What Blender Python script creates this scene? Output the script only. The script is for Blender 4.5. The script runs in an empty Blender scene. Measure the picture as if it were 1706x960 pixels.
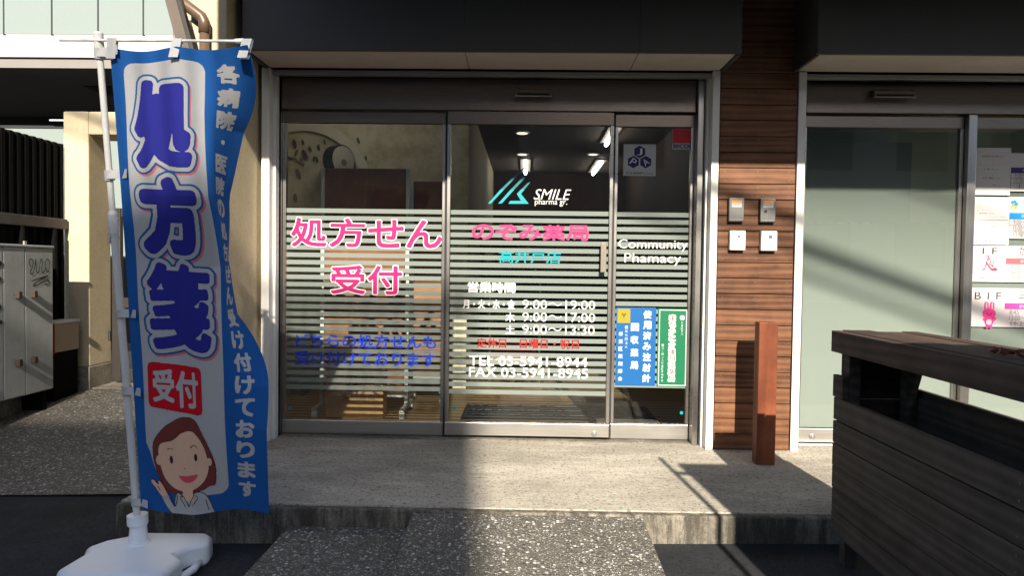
import bpy, bmesh, math, random
import numpy as np
from mathutils import Vector, Matrix
random.seed(4)
sc = bpy.context.scene
COL = sc.collection
rad = math.radians

# ------------------------------------------------------------------ camera
CAM_H = 1.10
FPX = 1150.0
cam = bpy.data.cameras.new('camera')
cam.sensor_width = 36.0
cam.lens = FPX / 1706.0 * 36.0
cam.clip_start = 0.05
cam.clip_end = 400
cam_o = bpy.data.objects.new('camera', cam)
COL.objects.link(cam_o)
CAM_R = (Matrix.Rotation(rad(1.1), 3, 'Z') @ Matrix.Rotation(rad(90 - 1.6), 3, 'X') @ Matrix.Rotation(rad(.75), 3, 'Z'))
cam_o.matrix_world = Matrix.Translation((0, 0, CAM_H)) @ CAM_R.to_4x4()
sc.camera = cam_o

# ------------------------------------------------------------------ sky, sun, exposure
SUN = Vector((-0.09, 1.0, -0.57)).normalized()       # the way the light travels
w = bpy.data.worlds.new('World')
sc.world = w
w.use_nodes = True
wn = w.node_tree
sky = wn.nodes.new('ShaderNodeTexSky')
sky.sky_type = 'NISHITA'
sky.sun_disc = False
sky.sun_elevation = math.asin(-SUN.z)
sky.sun_rotation = math.atan2(-SUN.x, -SUN.y)
bg = wn.nodes['Background']
bg.inputs['Strength'].default_value = 0.105
wn.links.new(sky.outputs['Color'], bg.inputs['Color'])
sl = bpy.data.lights.new('sun', 'SUN')
sl.energy = 5.0
sl.angle = rad(.53)
sl.color = (1.0, .90, .755)
so = bpy.data.objects.new('sun', sl)
COL.objects.link(so)
so.rotation_euler = SUN.to_track_quat('-Z', 'Y').to_euler()
so.location = (2, -10, 12)
sc.view_settings.view_transform = 'Standard'
sc.view_settings.look = 'None'
sc.view_settings.gamma = 1.0
sc.view_settings.exposure = 1.2
sc.render.engine = 'CYCLES'
sc.cycles.use_denoising = True
sc.cycles.max_bounces = 10
sc.cycles.diffuse_bounces = 4
sc.cycles.glossy_bounces = 4
sc.cycles.transparent_max_bounces = 24
sc.cycles.caustics_reflective = False
sc.cycles.caustics_refractive = False
sc.cycles.sample_clamp_indirect = 4.0

# ------------------------------------------------------------------ measuring: photo point -> point on a wall / floor plane
def ray(px, py):
    return CAM_R @ Vector(((px - 853) / FPX, -(py - 480) / FPX, -1))
def atY(px, py, Y):
    d = ray(px, py); return Vector((0, 0, CAM_H)) + d * (Y / d.y)
def atZ(px, py, Z):
    d = ray(px, py); return Vector((0, 0, CAM_H)) + d * ((Z - CAM_H) / d.z)

# ------------------------------------------------------------------ materials
MATS = {}
def srgb(r, g, b):
    f = lambda c: (c / 255 / 12.92) if c / 255 <= .04045 else ((c / 255 + .055) / 1.055) ** 2.4
    return (f(r), f(g), f(b))
class N:
    """small node-tree writer"""
    def __init__(s, name):
        s.m = bpy.data.materials.new(name); s.m.use_nodes = True
        s.t = s.m.node_tree; s.n = s.t.nodes
        s.bsdf = s.n['Principled BSDF']; s.out = s.n['Material Output']
        MATS[name] = s.m
    def add(s, typ, **kw):
        x = s.n.new('ShaderNode' + typ)
        for k, v in kw.items():
            if k in x.inputs.keys() if hasattr(x.inputs, 'keys') else False: x.inputs[k].default_value = v
            else: setattr(x, k, v)
        return x
    def ln(s, a, b): s.t.links.new(a, b)
    def coord(s, scale=(1, 1, 1), kind='Object', rnd=False):
        tc = s.add('TexCoord'); mp = s.add('Mapping')
        mp.inputs['Scale'].default_value = scale
        s.ln(tc.outputs[kind], mp.inputs['Vector'])
        if rnd:
            oi = s.add('ObjectInfo'); mul = s.add('Math', operation='MULTIPLY'); mul.inputs[1].default_value = 37.0
            s.ln(oi.outputs['Random'], mul.inputs[0]); cb = s.add('CombineXYZ')
            s.ln(mul.outputs[0], cb.inputs[0]); s.ln(mul.outputs[0], cb.inputs[2])
            s.ln(cb.outputs[0], mp.inputs['Location'])
        return mp.outputs['Vector']
    def noise(s, vec, scale, detail=6, rough=.6):
        x = s.add('TexNoise'); x.inputs['Scale'].default_value = scale
        x.inputs['Detail'].default_value = detail; x.inputs['Roughness'].default_value = rough
        s.ln(vec, x.inputs['Vector']); return x.outputs['Fac']
    def ramp(s, fac, stops):
        r = s.add('ValToRGB'); e = r.color_ramp.elements
        while len(e) > 1: e.remove(e[-1])
        e[0].position = stops[0][0]; e[0].color = (*stops[0][1], 1)
        for p, c in stops[1:]:
            q = e.new(p); q.color = (*c, 1)
        s.ln(fac, r.inputs['Fac']); return r.outputs['Color']
    def mix(s, fac, a, b, mode='MIX'):
        x = s.add('Mix', data_type='RGBA', blend_type=mode)
        if isinstance(fac, (int, float)): x.inputs[0].default_value = fac
        else: s.ln(fac, x.inputs[0])
        for i, v in ((6, a), (7, b)):
            if isinstance(v, tuple): x.inputs[i].default_value = (*v[:3], 1)
            else: s.ln(v, x.inputs[i])
        return x.outputs[2]
    def bump(s, h, strength, dist=.01):
        b = s.add('Bump'); b.inputs['Strength'].default_value = strength; b.inputs['Distance'].default_value = dist
        s.ln(h, b.inputs['Height']); s.ln(b.outputs['Normal'], s.bsdf.inputs['Normal'])
    def col(s, c):
        if isinstance(c, tuple): s.bsdf.inputs['Base Color'].default_value = (*c[:3], 1)
        else: s.ln(c, s.bsdf.inputs['Base Color'])
    def pr(s, **kw):
        for k, v in kw.items(): s.bsdf.inputs[k.replace('_', ' ')].default_value = v

def paint(name, c, rough=.5, var=.12, scale=9, metal=0.0, bump=.05, spec=.5):
    n = N(name); v = n.coord()
    f = n.noise(v, scale, 8, .65)
    a = tuple(x * (1 - var) for x in c); b = tuple(min(1, x * (1 + var)) for x in c)
    n.col(n.ramp(f, [(.3, a), (.7, b)]))
    n.pr(Roughness=rough, Metallic=metal)
    n.bsdf.inputs['Specular IOR Level'].default_value = spec
    if bump: n.bump(n.noise(v, scale * 25, 4), bump, .002)
    return n.m
def wood(name, dark, light, along='X', rough=.6, ring=7.0):
    n = N(name)
    sc_ = {'X': (1.2, 14, 14), 'Y': (14, 1.2, 14), 'Z': (14, 14, 1.2)}[along]
    v = n.coord(sc_, rnd=True)
    wv = n.add('TexWave', wave_type='RINGS'); wv.inputs['Scale'].default_value = .55
    wv.inputs['Distortion'].default_value = ring; wv.inputs['Detail'].default_value = 3; wv.inputs['Detail Scale'].default_value = 1.3
    n.ln(v, wv.inputs['Vector'])
    fine = n.noise(v, 9, 8, .7)
    blot = n.noise(n.coord((3, 3, 3), rnd=True), 2.2, 4)
    c = n.ramp(wv.outputs['Fac'], [(0, dark), (.55, tuple((a + b) / 2 for a, b in zip(dark, light))), (1, light)])
    c = n.mix(n.ramp(fine, [(.3, (0, 0, 0)), (.75, (1, 1, 1))]), c, n.mix(.5, c, tuple(x * .35 for x in dark)), 'MIX')
    c = n.mix(.33, c, n.ramp(blot, [(.3, tuple(x * .6 for x in dark)), (.7, tuple(min(1, x * 1.25) for x in light))]))
    oi = n.add('ObjectInfo')
    c = n.mix(.30, c, n.mix(oi.outputs['Random'], tuple(x * .8 for x in dark), tuple(min(1, x * 1.15) for x in light)))
    n.col(c); n.pr(Roughness=rough); n.bsdf.inputs['Specular IOR Level'].default_value = .2; n.bump(fine, .35, .003)
    return n.m
def metal(name, c, rough=.3, stretch=(60, 60, .8), var=.25):
    n = N(name); v = n.coord(stretch)
    f = n.noise(v, 3, 6, .6)
    big = n.noise(n.coord((1, 1, 1)), 2.5, 3)
    n.col(n.ramp(f, [(.25, tuple(x * (1 - var) for x in c)), (.75, c)]))
    r = n.add('MapRange'); r.inputs[3].default_value = rough * .75; r.inputs[4].default_value = rough * 1.4
    n.ln(big, r.inputs[0]); n.ln(r.outputs[0], n.bsdf.inputs['Roughness'])
    n.pr(Metallic=1.0); n.bump(f, .05, .001)
    return n.m
def concrete(name, lo, hi, grain=150, stain=.5, rough=.9, bump=.35, pits=.5, aniso=(1, 1, 1), drip=0.0):
    n = N(name); v = n.coord(aniso)
    big = n.noise(v, 1.6, 8, .68); mid = n.noise(v, 9, 9, .75); fin = n.noise(n.coord(), grain, 5, .85); sp = n.noise(n.coord(), grain * .45, 3, .7)
    c = n.ramp(mid, [(.28, lo), (.72, hi)])
    c = n.mix(n.ramp(big, [(.40, (stain, stain, stain)), (.60, (0, 0, 0))]), c, tuple(x * .42 for x in lo))
    if drip:
        d = n.noise(n.coord((9, 9, 1.4)), 2.0, 8, .8)
        c = n.mix(n.ramp(d, [(.44, (drip, drip, drip)), (.58, (0, 0, 0))]), c, tuple(x * .22 for x in lo))
    if pits:
        c = n.mix(n.ramp(fin, [(.36, (pits, pits, pits)), (.50, (0, 0, 0))]), c, tuple(x * .18 for x in lo))
        c = n.mix(n.ramp(sp, [(.36, (pits, pits, pits)), (.46, (0, 0, 0))]), c, tuple(x * .25 for x in lo))
        c = n.mix(n.ramp(fin, [(.60, (0, 0, 0)), (.72, (pits, pits, pits))]), c, tuple(min(.8, x * 1.35) for x in hi))
    n.col(c); n.pr(Roughness=rough); n.bsdf.inputs['Specular IOR Level'].default_value = .25
    n.bump(fin, bump, .004)
    return n.m
def aggregate(name, size=62.0, tone=1.0, dirt=.5):
    n = N(name); v = n.coord()
    wob = n.add('TexNoise'); wob.inputs['Scale'].default_value = 45; wob.inputs['Detail'].default_value = 3; n.ln(v, wob.inputs['Vector'])
    vv = n.add('VectorMath', operation='MULTIPLY_ADD')
    n.ln(wob.outputs['Color'], vv.inputs[0]); vv.inputs[1].default_value = (.016, .016, .016); n.ln(v, vv.inputs[2])
    t = tone; cols = [(0, (.03 * t, .03 * t, .032 * t)), (.22, (.09 * t, .082 * t, .072 * t)), (.5, (.16 * t, .14 * t, .115 * t)), (.70, (.28 * t, .26 * t, .225 * t)), (.86, (.48 * t, .47 * t, .45 * t)), (1, (.62 * t, .62 * t, .61 * t))]
    lay = []
    for k in (1.0, 2.1):
        vo = n.add('TexVoronoi'); vo.inputs['Scale'].default_value = size * k; vo.inputs['Randomness'].default_value = 1
        n.ln(vv.outputs[0], vo.inputs['Vector'])
        sep = n.add('SeparateColor'); n.ln(vo.outputs['Color'], sep.inputs[0])
        gap = n.ramp(vo.outputs['Distance'], [(.34, (1, 1, 1)), (.60, (0, 0, 0))])
        lay.append((n.mix(gap, (.085 * t, .078 * t, .064 * t), n.ramp(sep.outputs[0], cols)), gap, sep.outputs[1]))
    pick = n.ramp(lay[0][2], [(.48, (0, 0, 0)), (.52, (1, 1, 1))])
    c = n.mix(pick, lay[1][0], lay[0][0]); hgt = n.mix(pick, lay[1][1], lay[0][1])
    big = n.noise(v, 2.2, 8, .7)
    c = n.mix(n.ramp(big, [(.40, (dirt, dirt, dirt)), (.62, (0, 0, 0))]), c, (.085 * t, .076 * t, .058 * t))
    n.col(c); n.pr(Roughness=.7); n.bump(hgt, .8, .006)
    return n.m
def flat(name, c, rough=.55, transl=0.0):
    n = N(name); v = n.coord()
    f = n.noise(v, 40, 3)
    n.col(n.ramp(f, [(.2, tuple(x * .94 for x in c)), (.8, c)])); n.pr(Roughness=rough)
    n.bsdf.inputs['Specular IOR Level'].default_value = .3
    if transl:
        tr = n.add('BsdfTranslucent'); tr.inputs['Color'].default_value = (*c, 1)
        mx = n.add('MixShader'); mx.inputs[0].default_value = transl
        n.ln(n.bsdf.outputs[0], mx.inputs[1]); n.ln(tr.outputs[0], mx.inputs[2]); n.ln(mx.outputs[0], n.out.inputs['Surface'])
    return n.m
def glass(name, tint=(.955, .97, .955)):
    n = N(name); n.n.remove(n.bsdf)
    g = n.add('NewGeometry')
    ior = n.add('MapRange'); ior.inputs[3].default_value = 1.52; ior.inputs[4].default_value = 1 / 1.52
    n.ln(g.outputs['Backfacing'], ior.inputs[0])
    fr = n.add('Fresnel'); n.ln(ior.outputs[0], fr.inputs['IOR'])
    tr = n.add('BsdfTransparent'); tr.inputs[0].default_value = (*tint, 1)
    gl = n.add('BsdfGlossy'); gl.inputs['Roughness'].default_value = 0.0
    mx = n.add('MixShader')
    n.ln(fr.outputs[0], mx.inputs[0]); n.ln(tr.outputs[0], mx.inputs[1]); n.ln(gl.outputs[0], mx.inputs[2])
    n.ln(mx.outputs[0], n.out.inputs['Surface'])
    return n.m
def film(name, c, clear, gradient=None):
    """frosted sheet: part scatters, part lets through; gradient=(z where clear, z where frosted) for a graded film"""
    n = N(name); n.n.remove(n.bsdf)
    df = n.add('BsdfDiffuse'); df.inputs[0].default_value = (*c, 1)
    tl = n.add('BsdfTranslucent'); tl.inputs[0].default_value = (*c, 1)
    m1 = n.add('MixShader'); m1.inputs[0].default_value = .35
    n.ln(df.outputs[0], m1.inputs[1]); n.ln(tl.outputs[0], m1.inputs[2])
    tr = n.add('BsdfTransparent')
    m2 = n.add('MixShader'); m2.inputs[0].default_value = 1 - clear
    n.ln(tr.outputs[0], m2.inputs[1]); n.ln(m1.outputs[0], m2.inputs[2])
    if gradient:
        tc = n.add('TexCoord'); sx = n.add('SeparateXYZ'); n.ln(tc.outputs['Object'], sx.inputs[0])
        mr = n.add('MapRange', interpolation_type='SMOOTHSTEP')
        mr.inputs[1].default_value = gradient[0]; mr.inputs[2].default_value = gradient[1]
        mr.inputs[3].default_value = .06; mr.inputs[4].default_value = 1 - clear
        nz = n.noise(n.coord((22, 22, 2.5)), 2, 4); ad = n.add('Math', operation='MULTIPLY_ADD'); ad.inputs[1].default_value = .03; 
        n.ln(nz, ad.inputs[0]); n.ln(sx.outputs[2], ad.inputs[2]); n.ln(ad.outputs[0], mr.inputs[0]); n.ln(mr.outputs[0], m2.inputs[0])
    n.ln(m2.outputs[0], n.out.inputs['Surface'])
    return n.m
def emit(name, c, s):
    n = N(name); n.pr(Roughness=.4); n.col(c)
    n.bsdf.inputs['Emission Color'].default_value = (*c, 1); n.bsdf.inputs['Emission Strength'].default_value = s
    return n.m

M = {}
M['asphalt'] = concrete('asphalt', (.026, .028, .033), (.046, .049, .055), 150, .45, .85, .7, .8)
M['platform'] = concrete('platform_concrete', (.385, .352, .292), (.62, .572, .48), 95, .5, .9, .6, .72, (.55, 1.3, 1))
M['kerb'] = concrete('kerb_concrete', (.20, .18, .145), (.42, .38, .31), 120, .8, .9, .4, .4, (1, 1, 1), .85)
M['agg'] = aggregate('washed_aggregate', 66, 1.25, .30)
M['agg_drive'] = aggregate('driveway_aggregate', 56, 1.35, .45)
M['fascia'] = paint('canopy_paint', (.050, .042, .036), .55, .10, 3, 0, .03)
M['soffit'] = paint('soffit_board', (.42, .38, .34), .8, .06, 4, 0, .03)
M['white_metal'] = paint('white_powder_coat', (.70, .69, .66), .4, .05, 5, 0, .02)
M['alu'] = metal('aluminium_trim', (.42, .42, .42), .38, (2, 60, 60))
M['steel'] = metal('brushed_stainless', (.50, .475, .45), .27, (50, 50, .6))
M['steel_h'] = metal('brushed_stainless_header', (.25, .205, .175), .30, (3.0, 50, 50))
M['steel_rail'] = metal('brushed_stainless_rail', (.62, .60, .57), .33, (.8, 60, 60))
M['gasket'] = paint('black_gasket', (.012, .012, .012), .7, .1, 9, 0, 0)
M['glass'] = glass('door_glass')
M['film'] = film('frosted_strip', (.285, .33, .305), .12)
M['gradfilm'] = film('graded_frost_film', (.37, .415, .39), .05, (2.08, .70))
M['plank'] = wood('cladding_wood', (.042, .017, .010), (.225, .102, .050), 'X', .55)
M['screw'] = paint('screw_steel', (.12, .10, .09), .4, .2, 60, .6, 0)
M['backing'] = paint('dark_backing', (.01, .008, .007), .9, .1, 9, 0, 0)
M['post_wood'] = wood('bollard_wood', (.070, .016, .008), (.245, .076, .032), 'Z', .5, 4)
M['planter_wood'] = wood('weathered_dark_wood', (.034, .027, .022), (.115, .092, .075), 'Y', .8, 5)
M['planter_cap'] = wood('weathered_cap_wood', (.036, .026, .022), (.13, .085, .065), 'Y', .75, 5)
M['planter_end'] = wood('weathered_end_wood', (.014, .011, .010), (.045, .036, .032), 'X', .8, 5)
M['stucco'] = concrete('beige_stucco', (.50, .42, .28), (.60, .51, .345), 110, .12, .95, .6, .18)
M['plinth'] = concrete('plinth_concrete', (.20, .18, .15), (.38, .34, .28), 90, .7, .9, .3)
M['keybox'] = metal('key_box_steel', (.17, .17, .165), .42, (40, 40, 2))
M['white_plastic'] = paint('white_plastic', (.78, .77, .74), .4, .03, 6, 0, 0)
M['white_poly'] = paint('white_polyethylene', (.80, .82, .84), .32, .03, 5, 0, .02)
M['pole_plastic'] = paint('pole_white', (.72, .72, .70), .35, .05, 12, 0, .02)
M['black_metal'] = paint('black_fence_paint', (.004, .004, .004), .9, .2, 6, 0, .05, .08)
M['gate_metal'] = paint('brown_black_gate', (.020, .017, .014), .5, .2, 6, 0, .05)
M['cab'] = None
M['brown_steel'] = paint('brown_steel', (.085, .065, .050), .5, .15, 4, 0, .03)
M['pipe'] = paint('brown_pipe', (.11, .070, .045), .35, .15, 8, 0, 0)

n = N('cabinet_paint'); v = n.coord()
f1 = n.noise(v, 3.0, 10, .7); f2 = n.noise(n.coord((6, 6, 1.2)), 5, 8, .75)
c = n.ramp(f1, [(.35, (.28, .30, .31)), (.7, (.38, .40, .40))])
c = n.mix(n.ramp(f2, [(.55, (0, 0, 0)), (.75, (.7, .7, .7))]), c, (.16, .16, .15))
n.col(c); n.pr(Roughness=.45); M['cab'] = n.m

# ------------------------------------------------------------------ mesh helpers
class MB:
    def __init__(s): s.v = []; s.f = []; s.mi = []; s.cur = 0
    def slot(s, i): s.cur = i; return s
    def poly(s, pts, faces):
        k = len(s.v); s.v += [tuple(p) for p in pts]
        s.f += [tuple(i + k for i in f) for f in faces]; s.mi += [s.cur] * len(faces); return s
    def box(s, x0, x1, y0, y1, z0, z1):
        x0, x1 = sorted((x0, x1)); y0, y1 = sorted((y0, y1)); z0, z1 = sorted((z0, z1))
        return s.poly([(x0, y0, z0), (x1, y0, z0), (x1, y1, z0), (x0, y1, z0), (x0, y0, z1), (x1, y0, z1), (x1, y1, z1), (x0, y1, z1)],
                      [(0, 3, 2, 1), (4, 5, 6, 7), (0, 1, 5, 4), (1, 2, 6, 5), (2, 3, 7, 6), (3, 0, 4, 7)])
    def prism(s, poly2, axis, a, b):
        """extrude a 2D polygon along axis from a to b; the other two coords keep x,y,z order"""
        def P(p, t): return {'X': (t, p[0], p[1]), 'Y': (p[0], t, p[1]), 'Z': (p[0], p[1], t)}[axis]
        m = len(poly2)
        return s.poly([P(p, a) for p in poly2] + [P(p, b) for p in poly2],
                      [tuple(range(m - 1, -1, -1)), tuple(range(m, 2 * m))] + [(i, (i + 1) % m, m + (i + 1) % m, m + i) for i in range(m)])
    def tube(s, pts, r, seg=12, cap=True):
        pts = [Vector(p) for p in pts]; rr = r if isinstance(r, (list, tuple)) else [r] * len(pts)
        rings = []
        for i, p in enumerate(pts):
            t = (pts[min(i + 1, len(pts) - 1)] - pts[max(i - 1, 0)]).normalized()
            a = Vector((0, 0, 1)) if abs(t.z) < .9 else Vector((1, 0, 0))
            u = t.cross(a).normalized(); q = t.cross(u)
            rings.append([p + (u * math.cos(2 * math.pi * k / seg) + q * math.sin(2 * math.pi * k / seg)) * rr[i] for k in range(seg)])
        vs = [x for g in rings for x in g]
        fs = [(i * seg + k, i * seg + (k + 1) % seg, (i + 1) * seg + (k + 1) % seg, (i + 1) * seg + k) for i in range(len(pts) - 1) for k in range(seg)]
        if cap: fs += [tuple(range(seg - 1, -1, -1)), tuple((len(pts) - 1) * seg + k for k in range(seg))]
        return s.poly(vs, fs)
    def disc(s, c, r, axis, t, seg=20):
        """short cylinder round c, from c to c + t along axis"""
        d = {'X': Vector((1, 0, 0)), 'Y': Vector((0, 1, 0)), 'Z': Vector((0, 0, 1))}[axis] * t
        return s.tube([Vector(c), Vector(c) + d], r, seg)
    def mesh(s, name, mats, smooth=False, fix=True):
        me = bpy.data.meshes.new(name); me.from_pydata(s.v, [], s.f)
        for m in (mats if isinstance(mats, (list, tuple)) else [mats]): me.materials.append(m)
        me.polygons.foreach_set('material_index', s.mi)
        if fix:
            b = bmesh.new(); b.from_mesh(me); bmesh.ops.recalc_face_normals(b, faces=b.faces); b.to_mesh(me); b.free()
        if smooth: me.polygons.foreach_set('use_smooth', [True] * len(me.polygons))
        me.update(); return me
def link(name, me, parent=None, loc=None):
    o = bpy.data.objects.new(name, me); COL.objects.link(o)
    if loc is not None: o.location = loc
    if parent is not None:
        o.parent = parent
        if parent.type == 'EMPTY': o.matrix_parent_inverse = Matrix.Translation(-Vector(parent.location))
    return o
def obj(name, mb, mats, parent=None, bevel=0.0, smooth=False, seg=2):
    o = link(name, mb.mesh(name, mats, smooth), parent)
    if bevel:
        b = o.modifiers.new('bevel', 'BEVEL'); b.width = bevel; b.segments = seg; b.limit_method = 'ANGLE'; b.angle_limit = rad(40)
        b.harden_normals = False
    return o
def thing(name, label, cat, loc=(0, 0, 0), group=None):
    o = bpy.data.objects.new(name, None); COL.objects.link(o); o.location = loc; o.empty_display_size = .1
    return tag(o, label, cat, group)
def tag(o, label, cat, group=None):
    o['label'] = label; o['category'] = cat
    if group: o['group'] = group
    return o
def struct(name, mb, mats, bevel=0.0):
    o = obj(name, mb, mats, None, bevel); o['kind'] = 'structure'; return o

# ------------------------------------------------------------------ lettering: built-in font -> flat mesh / raster shapes
_fc = bpy.data.curves.new('font_probe', 'FONT'); _fo = bpy.data.objects.new('font_probe', _fc); _fs = bpy.data.scenes.new('font_probe'); _fs.collection.objects.link(_fo)
_cache = {}
def glyphs(body, off=0.0, shear=0.0, space=1.0):
    k = (body, off, shear, space)
    if k not in _cache:
        _fc.body = body; _fc.size = 1; _fc.offset = off; _fc.shear = shear; _fc.space_character = space; _fc.resolution_u = 3
        _fo.update_tag(); _fs.view_layers[0].update()
        dg = _fs.view_layers[0].depsgraph
        me = bpy.data.meshes.new_from_object(_fo.evaluated_get(dg))
        V = np.array([x.co[:2] for x in me.vertices]); F = [tuple(p.vertices) for p in me.polygons]
        bpy.data.meshes.remove(me); _cache[k] = (V, F)
    return _cache[k]
def lettering(name, body, x0, y0, x1, y1, Y, mat, parent, off=.0, shear=0.0, world=False, space=1.0):
    """text filling the photo box x0,y0..x1,y1 on the plane Y (or a world box X0,Ztop..X1,Zbottom); off = extra weight in ems"""
    if world: X0, Z1, X1, Z0 = x0, y0, x1, y1
    else:
        a = atY(x0, (y0 + y1) / 2, Y); b = atY(x1, (y0 + y1) / 2, Y); X0, X1 = a.x, b.x
        Z1 = atY((x0 + x1) / 2, y0, Y).z; Z0 = atY((x0 + x1) / 2, y1, Y).z
    W_, H_ = X1 - X0, Z1 - Z0
    if off > .004:
        h = max(.0007, min(.0014, H_ / 42)); r = off * H_ * 1.25
        g = Grid(-2 * r - 3 * h, -2 * r - 3 * h, W_ + 2 * r + 3 * h, H_ + 2 * r + 3 * h, h)
        m = g.text(body, r, r, W_ - r, H_ - r, shear)
        return g.mesh(g.grow(m, r) if r > h * .8 else m, (lambda u, v: (X0 + u, Y, Z1 - v)), name, mat, parent, 12)
    V, F = glyphs(body, 0, shear, space)
    mn = V.min(0); mx = V.max(0); S = (V - mn) / np.maximum(mx - mn, 1e-6)
    mb = MB(); mb.poly([(X0 + W_ * p[0], Y, Z0 + H_ * p[1]) for p in S], F)
    return link(name, mb.mesh(name, mat, fix=False), parent)

class Grid:
    """raster canvas in metres: u to the right, v downward"""
    def __init__(s, u0, v0, u1, v1, h):
        s.u0, s.v0, s.h = u0, v0, h; s.nx = int((u1 - u0) / h) + 1; s.ny = int((v1 - v0) / h) + 1
        s.U, s.V = np.meshgrid(u0 + np.arange(s.nx) * h, v0 + np.arange(s.ny) * h)
    def zero(s): return np.zeros((s.ny, s.nx), bool)
    def ell(s, cu, cv, ru, rv, rot=0):
        c, k = math.cos(rot), math.sin(rot); du, dv = s.U - cu, s.V - cv
        return ((du * c + dv * k) / ru) ** 2 + ((-du * k + dv * c) / rv) ** 2 <= 1
    def poly(s, pts):
        m = s.zero(); n_ = len(pts)
        for i in range(n_):
            (xa, ya), (xb, yb) = pts[i], pts[(i + 1) % n_]
            if ya == yb: continue
            cond = ((s.V >= min(ya, yb)) & (s.V < max(ya, yb)))
            xi = xa + (s.V - ya) / (yb - ya) * (xb - xa)
            m ^= cond & (s.U < xi)
        return m
    def smooth(s, pts, closed=True, n_=10):
        P = [np.array(p, float) for p in pts]; out = []; L = len(P)
        for i in range(L if closed else L - 1):
            p0, p1, p2, p3 = (P[(i + k) % L] if closed else P[min(max(i + k, 0), L - 1)] for k in (-1, 0, 1, 2))
            for t in np.linspace(0, 1, n_, endpoint=False):
                out.append(tuple(.5 * (2 * p1 + (p2 - p0) * t + (2 * p0 - 5 * p1 + 4 * p2 - p3) * t * t + (3 * p1 - p0 - 3 * p2 + p3) * t ** 3)))
        if not closed: out.append(tuple(P[-1]))
        return out
    def blob(s, pts): return s.poly(s.smooth(pts))
    def stroke(s, pts, r, curve=True):
        m = s.zero(); q = s.smooth(pts, False) if curve else pts
        for (xa, ya), (xb, yb) in zip(q[:-1], q[1:]):
            dx, dy = xb - xa, yb - ya; L = dx * dx + dy * dy + 1e-12
            t = np.clip(((s.U - xa) * dx + (s.V - ya) * dy) / L, 0, 1)
            m |= (s.U - xa - t * dx) ** 2 + (s.V - ya - t * dy) ** 2 <= r * r
        return m
    def text(s, body, u0, v0, u1, v1, shear=0.0):
        V, F = glyphs(body, 0, shear); mn = V.min(0); mx = V.max(0); S = (V - mn) / (mx - mn)
        P = np.stack([u0 + (u1 - u0) * S[:, 0], v1 - (v1 - v0) * S[:, 1]], 1); m = s.zero()
        for f in F:
            for k in range(1, len(f) - 1):
                a, b, c = P[f[0]], P[f[k]], P[f[k + 1]]
                lo = np.minimum(np.minimum(a, b), c); hi = np.maximum(np.maximum(a, b), c)
                i0 = max(0, int((lo[0] - s.u0) / s.h)); i1 = min(s.nx, int((hi[0] - s.u0) / s.h) + 2)
                j0 = max(0, int((lo[1] - s.v0) / s.h)); j1 = min(s.ny, int((hi[1] - s.v0) / s.h) + 2)
                if i1 <= i0 or j1 <= j0: continue
                u = s.U[j0:j1, i0:i1]; w_ = s.V[j0:j1, i0:i1]
                d = lambda p, q: (q[0] - p[0]) * (w_ - p[1]) - (q[1] - p[1]) * (u - p[0])
                e1, e2, e3 = d(a, b), d(b, c), d(c, a)
                m[j0:j1, i0:i1] |= ((e1 >= 0) & (e2 >= 0) & (e3 >= 0)) | ((e1 <= 0) & (e2 <= 0) & (e3 <= 0))
        return m
    def shift(s, m, du, dv):
        i, j = int(round(du / s.h)), int(round(dv / s.h)); o = s.zero()
        h_, w_ = m.shape
        o[max(0, j):h_ + min(0, j), max(0, i):w_ + min(0, i)] = m[max(0, -j):h_ + min(0, -j), max(0, -i):w_ + min(0, -i)]
        return o
    def grow(s, m, r):
        k = int(math.ceil(r / s.h)); o = m.copy()
        for j in range(-k, k + 1):
            for i in range(-k, k + 1):
                if (i * i + j * j) * s.h * s.h <= r * r and (i or j): o |= s.shift(m, i * s.h, j * s.h)
        return o
    def mesh(s, m, fn, name, mat, parent, run=5):
        """marching squares on the softened mask; fn(u, v) -> world point"""
        g = m.astype(float)
        for _ in range(2):
            p = np.pad(g, 1, mode='edge'); g = (p[:-2, 1:-1] + p[2:, 1:-1] + p[1:-1, :-2] + p[1:-1, 2:] + 2 * p[1:-1, 1:-1]) / 6
        ins = g >= .5
        a, b, c, d = ins[:-1, :-1], ins[:-1, 1:], ins[1:, 1:], ins[1:, :-1]
        cnt = a.astype(int) + b + c + d
        verts = {}; vl = []; faces = []
        def vid(u, v):
            k = (round(u * 1e5), round(v * 1e5))
            if k not in verts: verts[k] = len(vl); vl.append((u, v))
            return verts[k]
        full = cnt == 4
        for j in range(full.shape[0]):
            row = np.flatnonzero(full[j])
            if not len(row): continue
            i = 0
            while i < len(row):
                st = row[i]; e = st
                while i + 1 < len(row) and row[i + 1] == e + 1 and e + 1 - st < run and (e + 1) % run: i += 1; e = row[i]
                u0_, u1_ = s.u0 + st * s.h, s.u0 + (e + 1) * s.h; v0_, v1_ = s.v0 + j * s.h, s.v0 + (j + 1) * s.h
                faces.append((vid(u0_, v0_), vid(u0_, v1_), vid(u1_, v1_), vid(u1_, v0_))); i += 1
        J, I = np.nonzero((cnt > 0) & (cnt < 4))
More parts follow.
